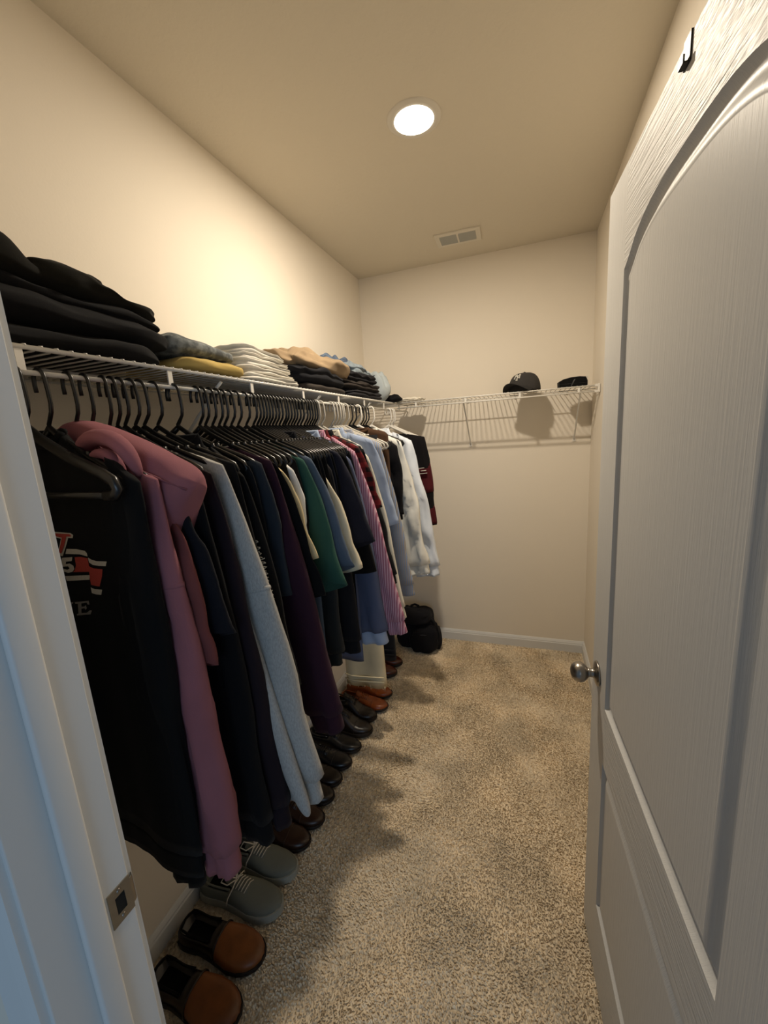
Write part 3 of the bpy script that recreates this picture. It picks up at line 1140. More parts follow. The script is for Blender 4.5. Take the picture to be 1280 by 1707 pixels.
def heather_fold():
    root, T, L = HEA
    pts = [(-0.599, 0.650, 1.394), (-0.586, 0.648, 1.29), (-0.568, 0.648, 1.184), (-0.547, 0.648, 1.073), (-0.524, 0.648, 0.952), (-0.499, 0.648, 0.835), (-0.473, 0.648, 0.747), (-0.466, 0.648, 0.722)]
    m = MB()
    m.tube([L(p) for p in pts], [0.004, 0.012, 0.018, 0.021, 0.022, 0.022, 0.018, 0.006], 14, 0.75)
    o = m.build('sleeve_fold', MATS['sweatshirt_a8a6a2'], root)
    o.modifiers.new('smooth', 'SUBSURF').render_levels = 2


heather_fold()

G('sweatshirt', 'sweatshirt', 'black long sleeve sweatshirt just behind the heather grey blue one', 0.715, '#09090b', (-0.52, 0.71, 0.80), style='sweat', w0=0.17, w1=0.10, th=0.014, sth=0.016, hem=-0.9, zs=-0.18, hy=0.684)
SCR = G('long_sleeve_tee', 'tee shirt', 'black long sleeve tee with white script running down its sleeve', 0.745, '#09090b', (-0.50, 0.735, 0.95), style='shirt_long', w0=0.17, w1=0.11, th=0.014, sth=0.017, hem=-0.85, zs=-0.212, wrinkle=0.2, crease=0.1, hy=0.719)
G('tee_shirt', 'tee shirt', 'dark slate blue tee beside the burgundy sweatshirt', 0.81, '#262c34', (-0.540, 0.795, 1.19), w0=0.19, w1=0.17, th=0.014, sth=0.017, hem=-0.8, zs=-0.19, hy=0.775)
G('sweatshirt', 'sweatshirt', 'dark burgundy long sleeve sweatshirt between slate blue and black tees', 0.846, '#2f1826', (-0.448, 0.834, 0.80), style='sweat', w0=0.18, w1=0.12, th=0.015, sth=0.019, sth1=0.034, hem=-0.93, zs=-0.186, crease=0.25)
G('tee_shirt', 'tee shirt', 'black tee with a white edged hem, behind the burgundy sweatshirt', 0.866, '#09090b', (-0.480, 0.85, 1.172), w0=0.20, w1=0.19, th=0.009, sth=0.009, hem=-0.80, zs=-0.195, endtilt=0.006)
G('tee_shirt', 'tee shirt', 'cream tee with short sleeve just in front of the green tee', 0.892, '#d3c096', (-0.510, 0.88, 1.258), w0=0.20, w1=0.17, th=0.012, sth=0.015, hem=-0.70, zs=-0.218)
G('tee_shirt', 'tee shirt', 'white tee mostly hidden between the cream tee and the green tee', 0.938, '#d8d8d6', (-0.560, 0.93, 1.27), w0=0.19, w1=0.16, th=0.012, sth=0.018, hem=-0.72, zs=-0.218)
G('tee_shirt', 'tee shirt', 'forest green tee with a wide short sleeve', 0.995, '#2b4f45', (-0.484, 0.978, 1.150), w0=0.22, w1=0.215, th=0.016, sth=0.02, sth1=0.03, hem=-0.82, zs=-0.197, endtilt=0.02, wrinkle=0.3)
G('tee_shirt', 'tee shirt', 'faded blue grey tee directly behind the forest green one', 1.032, '#535f70', (-0.472, 1.02, 1.192), w0=0.20, w1=0.17, th=0.014, sth=0.018, hem=-0.80, zs=-0.196, endtilt=0.012)
G('hooded_sweatshirt', 'hoodie', 'washed charcoal hooded sweatshirt hanging long below the forest green tee', 1.066, '#232628', (-0.548, 1.05, 0.845), style='sweat', w0=0.20, w1=0.13, th=0.016, sth=0.022, sth1=0.03, hem=-0.86, zs=-0.24, crease=0.5)
G('tee_shirt', 'tee shirt', 'ivory tee showing only its sleeve beneath the navy polo shirt', 1.118, '#cfc6ae', (-0.486, 1.105, 1.155), w0=0.17, w1=0.12, th=0.012, sth=0.016, sth1=0.024, hem=-0.75, zs=-0.265)
G('long_sleeve_tee', 'tee shirt', 'charcoal long sleeve tee hanging beneath the ivory sleeve', 1.15, '#141418', (-0.520, 1.135, 0.845), style='shirt_long', w0=0.19, w1=0.14, th=0.014, sth=0.02, sth1=0.026, hem=-0.86, zs=-0.24)
G('polo_shirt', 'polo shirt', 'dark navy knit polo shirt with a wide short sleeve', 1.206, '#1c1d29', (-0.470, 1.19, 1.222), kind='heather', style='polo', w0=0.23, w1=0.23, th=0.018, sth=0.024, sth1=0.034, hem=-0.72, zs=-0.19, endtilt=0.012, hang='black')
G('tee_shirt', 'tee shirt', 'black tee whose sleeve hangs lower than the navy polo', 1.262, '#080809', (-0.500, 1.255, 1.09), w0=0.22, w1=0.17, th=0.016, sth=0.022, hem=-0.75, zs=-0.20)
G('dress_shirt', 'shirt', 'chambray blue long sleeve shirt with loose pale cuffs', 1.30, '#565d76', (-0.480, 1.30, 0.795), style='shirt_long', rib=F('chambray_cuff', '#a3b0c8'), w0=0.20, w1=0.15, th=0.016, sth=0.022, sth1=0.034, hem=-0.98, zs=-0.225, crease=0.5)
G('dress_shirt', 'shirt', 'pink striped long sleeve shirt', 1.345, '#a0657a', (-0.415, 1.325, 0.832), kind='stripe', second='#c9a0ae', style='shirt_long', w0=0.17, w1=0.09, th=0.015, sth=0.02, sth1=0.024, hem=-0.85, zs=-0.196)
G('flannel_shirt', 'shirt', 'dark red plaid flannel shirt', 1.372, '#6a1d20', (-0.500, 1.36, 1.30), kind='plaid', second='#1d1012', style='shirt', w0=0.19, w1=0.15, th=0.014, sth=0.018, hem=-0.8, zs=-0.178)
G('jacket', 'jacket', 'black jacket with a shiny sleeve between plaid and light blue shirts', 1.412, '#0e0f12', (-0.466, 1.395, 0.995), style='shirt_long', w0=0.20, w1=0.12, th=0.017, sth=0.024, hem=-0.85, zs=-0.24, crease=0.6, wrinkle=0.9)
G('dress_shirt', 'shirt', 'ivory long sleeve shirt hanging below the light blue sleeve', 1.47, '#d2ccbd', (-0.455, 1.455, 0.825), style='shirt_long', w0=0.18, w1=0.11, th=0.015, sth=0.02, hem=-0.85, zs=-0.225, hang='clear', hlabel='pale plastic hanger holding the ivory shirt')
G('dress_shirt', 'shirt', 'light blue shirt with a rolled half sleeve', 1.508, '#97a4bc', (-0.484, 1.495, 1.208), style='shirt', w0=0.18, w1=0.15, th=0.017, sth=0.022, sth1=0.028, hem=-0.8, zs=-0.16, zn=-0.125, hang='clear', hlabel='pale plastic hanger holding the light blue half sleeve shirt', wrinkle=0.7)
G('dress_shirt', 'shirt', 'grey beige long sleeve shirt behind the light blue one', 1.60, '#9a948f', (-0.452, 1.585, 0.87), style='shirt_long', w0=0.18, w1=0.11, th=0.018, sth=0.022, hem=-0.85, zs=-0.176, hang='clear', hlabel='pale plastic hanger holding the grey beige shirt', kind='stripe', second='#8490a8')
G('vest', 'vest', 'brown vest beside the white shirts', 1.79, '#4a3424', None, style='tee', th=0.018, hem=-0.62, zs=-0.135, zn=-0.11, sth=0.02, hw=0.2, bw=0.2)
G('blazer', 'jacket', 'black blazer between the brown vest and the white shirts', 1.835, '#121115', (-0.56, 1.82, 1.15), style='shirt_long', th=0.016, hem=-0.8, zs=-0.2, w0=0.18, w1=0.12)
G('dress_shirt', 'shirt', 'crumpled white long sleeve shirt, nearer of the two white ones', 1.90, '#dcdad2', (-0.458, 1.885, 0.858), style='shirt_long', w0=0.16, w1=0.15, th=0.02, sth=0.024, sth1=0.036, hem=-0.85, zs=-0.183, hang='white', hlabel='white plastic hanger holding the nearer white shirt', crease=0.6, wrinkle=1.4)
G('dress_shirt', 'shirt', 'bluish white long sleeve shirt, farther of the two white ones', 2.08, '#d5dbe4', (-0.445, 2.066, 0.785), style='shirt_long', w0=0.20, w1=0.16, th=0.022, sth=0.03, sth1=0.03, hem=-0.86, zs=-0.183, hang='white', hlabel='white plastic hanger holding the farther white shirt', crease=0.7, wrinkle=1.4)
JER = G('jersey', 'jersey', 'black sports jersey with dark red patched sleeve, last on the rail', 2.37, '#100d0f', (-0.520, 2.356, 1.0), w0=0.14, w1=0.11, th=0.024, sth=0.03, hem=-0.72, zs=-0.172, hang='white', hlabel='white plastic hanger holding the black jersey')


def sleeve_print(root, L, pts, name, mat, r, flat=0.4, label=None):
    m = MB()
    for path in pts: m.tube(path, r, 6, flat)
    o = m.build(name, mat, root)
    if label: o['label'] = label
    return o


def on_sleeve(C, E, w0, w1, th0, th1):
    """point on the front of a sleeve: t along it, f across (-1 outer edge .. 1 inner edge)"""
    C, E = Vector(C), Vector(E)
    d = Vector((E.x - C.x, 0, E.z - C.z)).normalized()
    inw = Vector((d.z, 0, -d.x))

    def at(t, f, lift=0.004):
        O = C + (E - C) * t
        O.x += 0.012 * math.sin(math.pi * min(1, t * 1.4))
        wdt = w0 + (w1 - w0) * t ** 0.85
        th = th0 + (th1 - th0) * t
        p = O + inw * wdt / 2 * (1 + f)
        p.y -= th * (max(0.0, 1 - f * f)) ** 0.4 * 1.05 + lift
        return p
    return at


def script():
    root, T, L = SCR
    at = on_sleeve((0.228, 0, -0.212 + 0.004), L((-0.50, 0.735, 0.95)), 0.17, 0.11, 0.017, 0.017)
    m = MB()
    rng = random.Random(4)
    for f0 in (-0.80, -0.42):
        for k in range(13):
            t = 0.25 + 0.36 * k / 13
            a1, a2 = rng.uniform(.06, .13), rng.uniform(0, 6)
            pts = [at(t + 0.026 * j / 8, f0 + a1 * math.sin(a2 + j * 1.1)) for j in range(9)]
            m.tube(pts, 0.0012, 5)
    o = m.build('script_print', P_WHITE, root)
    o['label'] = 'white script lettering down the sleeve'


script()


def jersey_bands():
    root, T, L = JER
    red = F('jersey_red', '#4a151b')
    C = Vector((0.228, 0, -0.172 + 0.004))
    E = L((-0.520, 2.356, 1.0))
    for (t0, t1) in ((0.30, 0.62), (0.78, 0.985)):
        sleeve_mb(C, E, 0.14, 0.11, 0.03, 0.03, JSEED, t0, t1, nt=6, scale=1.035, slope=(-(0.205 - 0.10), -0.150 + 0.172)).build('sleeve_band', red, root)['label'] = 'dark red sleeve band'
    at = on_sleeve(C, E, 0.14, 0.11, 0.03, 0.03)
    m = MB()
    for t, f0, f1 in ((0.34, -.55, -.05), (0.37, -.7, -.2), (0.40, -.75, 0.05)):
        m.tube([at(t, f0 + (f1 - f0) * k / 5, 0.006) for k in range(6)], 0.0045, 6, 0.4)
    m.build('sleeve_patch', P_WHITE, root)['label'] = 'small pale sleeve patch'


JSEED = _seed
jersey_bands()

# --- dark shirts filling the packed stretch of the rail
FILL = [(0.778, 'charcoal'), (0.917, 'black'), (0.966, 'black'), (1.085, 'black'), (1.102, 'charcoal'), (1.134, 'black'), (1.168, 'navy'), (1.186, 'black'),
        (1.228, 'charcoal'), (1.243, 'black'), (1.282, 'black'), (1.322, 'charcoal'), (1.392, 'navy'), (1.432, 'black'), (1.45, 'charcoal')]
FC = {'black': '#09090a', 'charcoal': '#141417', 'navy': '#11141f'}
protos = {}


def dup(root, y):
    r = root.copy()
    COL.objects.link(r)
    r.location.y = y
    for ch in list(root.children):
        c = ch.copy()
        COL.objects.link(c)
        c.parent = r
        for g in ch.children:
            d = g.copy()
            COL.objects.link(d)
            d.parent = c
    return r


for y, c in FILL:
    lab = '%s short sleeve tee packed tightly in the middle of the rail' % c
    if c not in protos:
        protos[c] = G('tee_shirt', 'tee shirt', lab, y, FC[c], (-0.565, y - 0.01, 1.20), w0=0.18, w1=0.15, th=0.008, sth=0.008, hem=-0.8, zs=-0.192, hw=0.202, sh=0.216, fold=0.003, group=c + ' tees packed in the middle of the rail', detail=0.5, hang=None)[0]
    else:
        dup(protos[c], y)
    hanger(y, 'black', BLACK_HANGER, math.radians(-8), 'black hangers packed along the rail')
for y in (1.63, 1.66, 1.685):
    hanger(y, 'clear', 'pale plastic clip hanger crowded past the light blue shirts', math.radians(-6), 'pale hangers crowded on the rail')
for y in (1.93, 1.965, 2.0):
    hanger(y, 'black', 'black plastic hanger between the two white shirts', math.radians(-6), 'black hangers between the white shirts')
for y in (2.42, 2.45):
    hanger(y, 'white', 'empty white plastic hanger at the far end of the rail', math.radians(-6), 'white hangers at the far end')


# --- trousers hung by clips beyond the shirts
def hung_trousers(y, hexc, label, x0, x1, zbot, fray=False, ztop=1.56):
    root = empty('trousers', (RODX, y, RODZ))
    tag(root, label, 'trousers')
    mat = F('trousers_' + hexc[1:], hexc, 'plain')
    rings = []
    for j in range(25):
        v = j / 24
        z = ztop + (zbot - ztop) * v
        c = (x0 + x1) / 2
        hwid = (x1 - x0) / 2 * (0.8 + 0.2 * v)
        r = []
        for k in range(28):
            a = 2 * math.pi * k / 28
            ca, sa = math.cos(a), math.sin(a)
            x = c + hwid * math.copysign(abs(ca) ** 0.6, ca)
            n1 = noise.noise(Vector((x * 22, z * 2.5, y * 7)))
            yy = 0.026 * math.copysign(abs(sa) ** 0.7, sa) * (1 - 0.5 * math.exp(-((ca) / 0.2) ** 2)) + 0.01 * n1
            r.append(Vector((x - RODX, yy, z - RODZ + (0.010 * noise.noise(Vector((x * 15, 3, y))) if j == 24 else 0))))
        rings.append(r)
    rings.append([Vector((p.x * 0.99, p.y * 0.6, p.z + 0.02)) for p in rings[-1]])
    m = MB()
    m.rings(rings)
    b = m.build('legs', mat, root)
    for dz in (0.035, 0.06):
        m = MB()
        m.tube([(x0 - RODX + 0.004, -0.022, zbot - RODZ + dz), (-0.06 + (x0 + x1) / 2 - RODX, -0.029, zbot - RODZ + dz - 0.004), ((x0 + x1) / 2 - RODX + 0.04, -0.029, zbot - RODZ + dz + 0.004), (x1 - RODX - 0.004, -0.022, zbot - RODZ + dz + 0.006)], 0.003, 6)
        m.build('hem_crease', mat, root)
    if fray:
        m = MB()
        rng = random.Random(2)
        for k in range(60):
            x = x0 + (x1 - x0) * rng.random() - RODX
            yy = -0.02 + 0.04 * rng.random()
            m.tube([(x, yy, zbot - RODZ + 0.012), (x + rng.uniform(-.004, .004), yy, zbot - RODZ - rng.uniform(.004, .016))], 0.0012, 4)
        o = m.build('frayed_threads', mat, root)
        o['kind'] = 'stuff'
    return root


hung_trousers(1.70, '#d0c3a4', 'cream trousers with a frayed hem hanging low over the tan shoes', -0.885, -0.665, 0.31, True)
hung_trousers(1.745, '#131418', 'black trousers hanging low behind the cream pair', -0.87, -0.62, 0.44)
for y, lb in ((1.70, 'cream'), (1.745, 'black')):
    hanger(y, 'clear', 'pale plastic hanger carrying the %s trousers' % lb)

# ------------------------------------------------------------------ folded things on the shelves
STOP = SZ + 0.0065


def folded(name, label, cat, hexc, c, size, layers=3, seed=1, rot=0.0, tilt=(0, 0), lump=0.10, groove=0.006, group=None, kind='plain', second=None, sag=0.35, cuts=17, rad=0.45):
    """folded cloth: pillowy slab, fold seams run round its sides, slumping and creased"""
    dx, dy, dz = size
    bm = bmesh.new()
    bmesh.ops.create_cube(bm, size=2.0)
    bmesh.ops.subdivide_edges(bm, edges=bm.edges[:], cuts=cuts, use_grid_fill=True)
    for v in bm.verts:
        p = v.co.copy()
        # round the box
        inner = Vector([max(-1 + rad, min(1 - rad, q)) for q in p])
        e = p - inner
        if e.length > 1e-6: p = inner + e.normalized() * rad * min(1, max(abs(e.x), abs(e.y), abs(e.z)) / rad)
        side = min(1, max(0, (max(abs(p.x), abs(p.y)) - 0.55) / 0.45))
        zz = (p.z + 1) / 2
        g = abs(math.sin(zz * layers * math.pi + 0.6 * noise.noise(Vector((p.x * 2, p.y * 2, seed))))) ** 0.5
        k = 1 - side * (1 - g) * groove / min(dx, dy) * 5
        n1 = noise.noise(Vector((p.x * 1.2 + seed * 3.1, p.y * 1.6, zz + seed)))
        n2 = noise.noise(Vector((p.x * 3.1 + seed, p.y * 4.0, zz * 2.0 + seed * 2)))
        n3 = 1 - abs(noise.noise(Vector((p.x * 2.3 + seed * 7, p.y * 3.7 + p.x * 1.5, seed * 1.7)))) * 2
        x = p.x * dx / 2 * k * (1 + lump * 0.5 * n1)
        y = p.y * dy / 2 * k * (1 + lump * 0.5 * n2)
        edge = max(abs(p.x), abs(p.y)) ** 4
        z = zz * dz * (1 - sag * edge * zz) + zz * dz * lump * 1.6 * (0.6 * n1 + 0.5 * n2 + 0.35 * n3)
        z += zz * (p.x * dx / 2 * tilt[0] + p.y * dy / 2 * tilt[1])
        v.co = (x, y, max(z, 0.0 if p.z < -0.6 else z))
    me = bpy.data.meshes.new(name)
    bm.to_mesh(me)
    bm.free()
    me.materials.append(fabric('folded_' + name + hexc[1:], hexc, kind, second))
    me.polygons.foreach_set('use_smooth', [True] * len(me.polygons))
    o = bpy.data.objects.new(name, me)
    COL.objects.link(o)
    s = o.modifiers.new('smooth', 'SUBSURF')
    s.levels = s.render_levels = 1
    o.location = c
    o.rotation_euler = (0, 0, rot)
    tag(o, label, cat, group)
    return o


z = STOP
folded('folded_trousers', 'charcoal folded trousers at the bottom of the black pile by the doorway', 'trousers', '#151517', (-0.935, 0.575, z), (0.29, 0.46, 0.045), 1, 1, lump=0.2, rad=0.6)
folded('folded_trousers', 'thick black folded trousers second from the bottom of the pile by the doorway', 'trousers', '#0e0e11', (-0.935, 0.600, z + 0.036), (0.30, 0.50, 0.064), 1, 2, tilt=(0, -0.05), lump=0.22, rad=0.7)
folded('folded_trousers', 'thin black folded trousers with a rounded end sticking out under the topmost pair', 'trousers', '#0f0f12', (-0.945, 0.625, z + 0.082), (0.28, 0.43, 0.036), 1, 3, tilt=(0, -0.06), lump=0.25, rad=0.7)
folded('folded_trousers', 'black cotton trousers folded on top of the pile, nearer the end of it', 'trousers', '#171611', (-0.94, 0.645, z + 0.108), (0.27, 0.33, 0.042), 1, 4, tilt=(0, -0.12), lump=0.45, groove=0.003, rad=0.55)
folded('folded_trousers', 'crumpled black trousers heaped highest on the pile by the doorway', 'trousers', '#15140f', (-0.94, 0.505, z + 0.112), (0.28, 0.34, 0.058), 1, 6, tilt=(0, -0.12), lump=0.42, sag=0.25, groove=0.003, rad=0.5)
folded('folded_sweater', 'mustard yellow folded sweater on the wire shelf', 'sweater', '#bda462', (-0.925, 0.965, z), (0.28, 0.25, 0.05), 1, 7, rad=0.6)
folded('folded_shirt', 'grey patterned folded shirt on top of the mustard sweater', 'shirt', '#54585a', (-0.945, 0.955, z + 0.044), (0.25, 0.28, 0.055), 1, 8, kind='mottle', second='#868b8b', tilt=(0, -0.06), rad=0.6)
wl = ['bottom', 'second from the bottom', 'third from the bottom', 'fourth from the bottom', 'top']
for k in range(5):
    folded('folded_tee', 'white folded tee, %s of the white stack on the wire shelf' % wl[k], 'tee shirt', ('#d6d2c8', '#cfcabf')[k % 2], (-0.925 - 0.006 * k, 1.235 + 0.002 * k, z + 0.022 * k), (0.27 - 0.008 * k, 0.30 - 0.012 * k, 0.03), 2, 11 + k,
           tilt=(0, -0.05 - 0.02 * k), lump=0.2, group='stack of white tees')
folded('folded_jeans', 'grey brown folded jeans flat on the shelf under the black pair', 'jeans', '#38332f', (-0.925, 1.62, z), (0.27, 0.40, 0.034), 1, 21)
folded('folded_jeans', 'black folded jeans under the tan trousers', 'jeans', '#101116', (-0.93, 1.60, z + 0.028), (0.27, 0.46, 0.066), 2, 22, lump=0.3)
folded('folded_trousers', 'tan khaki trousers crumpled on top of black jeans', 'trousers', '#8d795f', (-0.93, 1.69, z + 0.086), (0.24, 0.56, 0.066), 1, 23, lump=0.5, rot=0.06, groove=0.003, tilt=(0, -0.05))
folded('folded_jeans', 'mid blue denim jeans bunched behind the tan trousers', 'jeans', '#465163', (-0.99, 2.02, z + 0.115), (0.19, 0.44, 0.085), 2, 24, lump=0.4, kind='mottle', second='#5c6a7c')
folded('folded_jeans', 'charcoal folded jeans on the shelf at the bottom of the far pile', 'jeans', '#232225', (-0.925, 2.10, z), (0.27, 0.46, 0.045), 2, 25, lump=0.18)
folded('folded_jeans', 'dark brown grey jeans in the middle of the far pile', 'jeans', '#2d2825', (-0.93, 2.10, z + 0.042), (0.26, 0.46, 0.05), 2, 26, lump=0.3)
folded('folded_jeans', 'black jeans on top of the brown grey pair in the far pile', 'jeans', '#17171b', (-0.94, 2.1, z + 0.088), (0.25, 0.44, 0.048), 2, 27, lump=0.35)
folded('folded_jeans', 'faded blue jeans crowning the far pile', 'jeans', '#7a858d', (-0.96, 2.24, z + 0.13), (0.20, 0.34, 0.050), 2, 28, lump=0.5, kind='mottle', second='#8b959d', tilt=(0, -0.12))
folded('folded_shirt', 'pale blue denim shirt rolled beyond the far pile', 'shirt', '#a9b2b6', (-0.89, 2.41, z), (0.2, 0.16, 0.165), 1, 29, lump=0.2, rad=0.8, sag=0.3)
folded('knit_hat', 'small black knit hat at the corner of the wire shelf', 'hat', '#101012', (-0.80, 2.495, z), (0.12, 0.08, 0.042), 1, 30, lump=0.2, rad=0.8)
folded('folded_towel', 'small white folded cloth on the corner where the wire shelves meet', 'cloth', '#d9d3c6', (-0.715, 2.60, z), (0.17, 0.17, 0.026), 2, 31, lump=0.3)


# ---- baseball cap
def cap():
    root = empty('baseball_cap', (-0.02, 2.625, STOP + 0.001), math.radians(-118))    # local +x is the way the bill points
    tag(root, 'dark grey baseball cap with white monogram on the short wire shelf', 'cap')
    mat = F('cap_twill', '#3a3837')
    R0, H = 0.094, 0.108

    def dome(a, q):
        # a azimuth, q 0 rim .. 1 top
        r = R0 * math.cos(q * math.pi / 2) ** 0.62
        sx = 1.06 if math.cos(a) > 0 else 1.0
        g = 1 - 0.018 * math.exp(-((((a / (math.pi / 3)) % 1.0) - 0.0) / 0.05) ** 2) - 0.018 * math.exp(-((((a / (math.pi / 3)) % 1.0) - 1.0) / 0.05) ** 2)
        return Vector((r * math.cos(a) * sx * g, r * math.sin(a) * g * 0.95, H * math.sin(q * math.pi / 2) ** 0.9 * g))
    n = 72
    m = MB()
    rings = [[dome(2 * math.pi * k / n, j / 14 * 0.985) for k in range(n)] for j in range(15)]
    inner = [[p * 0.965 for p in r] for r in rings]
    m.rings(rings, False, True)
    m.rings(inner, False, True)
    m.rings([rings[0], inner[0]], False, False)
    m.build('crown', mat, root)
    # bill: curved plate
    top, bot = [], []
    m = MB()
    N, Mq = 25, 8
    for i in range(N):
        a = math.radians(-62 + 124 * i / (N - 1))
        rowt = []
        for j in range(Mq):
            q = j / (Mq - 1)
            s = dome(a, 0.0)
            rr = 0.072 * math.cos(a * 1.0) ** 0.6 * q
            x = s.x + rr
            y = s.y * (1 + 0.06 * q)
            zz = 0.003 + 0.056 * (1 - (y / 0.092) ** 2) * (0.6 + 0.4 * q) - 0.016 * q
            rowt.append(Vector((x, y, zz)))
        top.append(rowt)
    vs = [p for r in top for p in r]
    b = len(vs)
    vs += [p - Vector((0, 0, 0.003)) for p in vs]
    fs = []
    for i in range(N - 1):
        for j in range(Mq - 1):
            a0 = i * Mq + j
            fs.append((a0, a0 + 1, a0 + Mq + 1, a0 + Mq))
            fs.append((b + a0, b + a0 + Mq, b + a0 + Mq + 1, b + a0 + 1))
        e = i * Mq + Mq - 1
        fs.append((e, b + e, b + e + Mq, e + Mq))
    m.add(vs, fs)
    m.build('bill', F('cap_bill', '#2a2929'), root)
    m = MB()
    m.lathe([(0.0005, 0.006), (0.004, 0.0055), (0.007, 0.002), (0.0075, -0.002)], 14, Matrix.Translation((0, 0, H)))
    m.build('button', mat, root)
    # interlocked N and Y
    strokes = [[(-.55, -.55), (-.55, .5)], [(-.55, .5), (.5, -.5)], [(.5, -.5), (.5, .55)], [(-.5, .85), (0, .1)], [(.5, .85), (0, .1)], [(0, .1), (0, -.9)], [(-.2, -.9), (.2, -.9)], [(-.72, .5), (-.4, .5)], [(.34, .55), (.66, .55)], [(-.7, -.55), (-.4, -.55)]]
    m = MB()
    for (p, q) in strokes:
        pts = []
        for k in range(7):
            t = k / 6
            u, v = p[0] + (q[0] - p[0]) * t, p[1] + (q[1] - p[1]) * t
            pts.append(dome(u * 0.36, 0.52 + v * 0.17) * 1.02)
        m.tube(pts, 0.0029, 6)
    o = m.build('monogram', P_WHITE, root)
    o['label'] = 'white interlocked NY monogram'


cap()


# ---- black case beside the cap
def case():
    root = empty('zip_case', (0.235, 2.60, STOP), math.radians(4))
    tag(root, 'black zip case with a grey stripe beside the cap on the short wire shelf', 'case')
    m = MB()
    prof = [(-0.072, 0.0), (-0.074, 0.034), (-0.052, 0.045), (-0.01, 0.053), (0.03, 0.054), (0.062, 0.050), (0.066, 0.042), (0.072, 0.028), (0.072, 0.0)]
    m.rings([[Vector((x * k, y, zz * (0.3 + 0.7 * k))) for x, zz in prof] for y, k in ((-0.045, 0.94), (-0.04, 1.0), (0.04, 1.0), (0.045, 0.94))])
    b = m.build('body', F('case_cloth', '#0c0c0d'), root, smooth='auto')
    m = MB()
    m.tube([(-0.012, -0.0455, 0.004), (0.0, -0.046, 0.03), (0.012, -0.043, 0.0495), (0.013, 0.03, 0.0555)], 0.003, 6, 0.4)
    m.build('stripe', plain('case_stripe', '#4a4a4c', 0.5), root)
    m = MB()
    m.tube([(-0.071, -0.0455, 0.018), (0.071, -0.0455, 0.018)], 0.0012, 6)
    m.build('zipper', plain('case_zip', '#2c2c2e', 0.3, 0.5), root)
    m = MB()
    m.box((0.066, -0.03, 0.045), (0.012, 0.02, 0.012))
    o = m.build('tag', P_WHITE, root, smooth=False)
    bevel(o, 0.002)


case()

# ------------------------------------------------------------------ shoes on the carpet
FLZ = 0.010
DARKLINING = F('shoe_lining', '#0c0907')


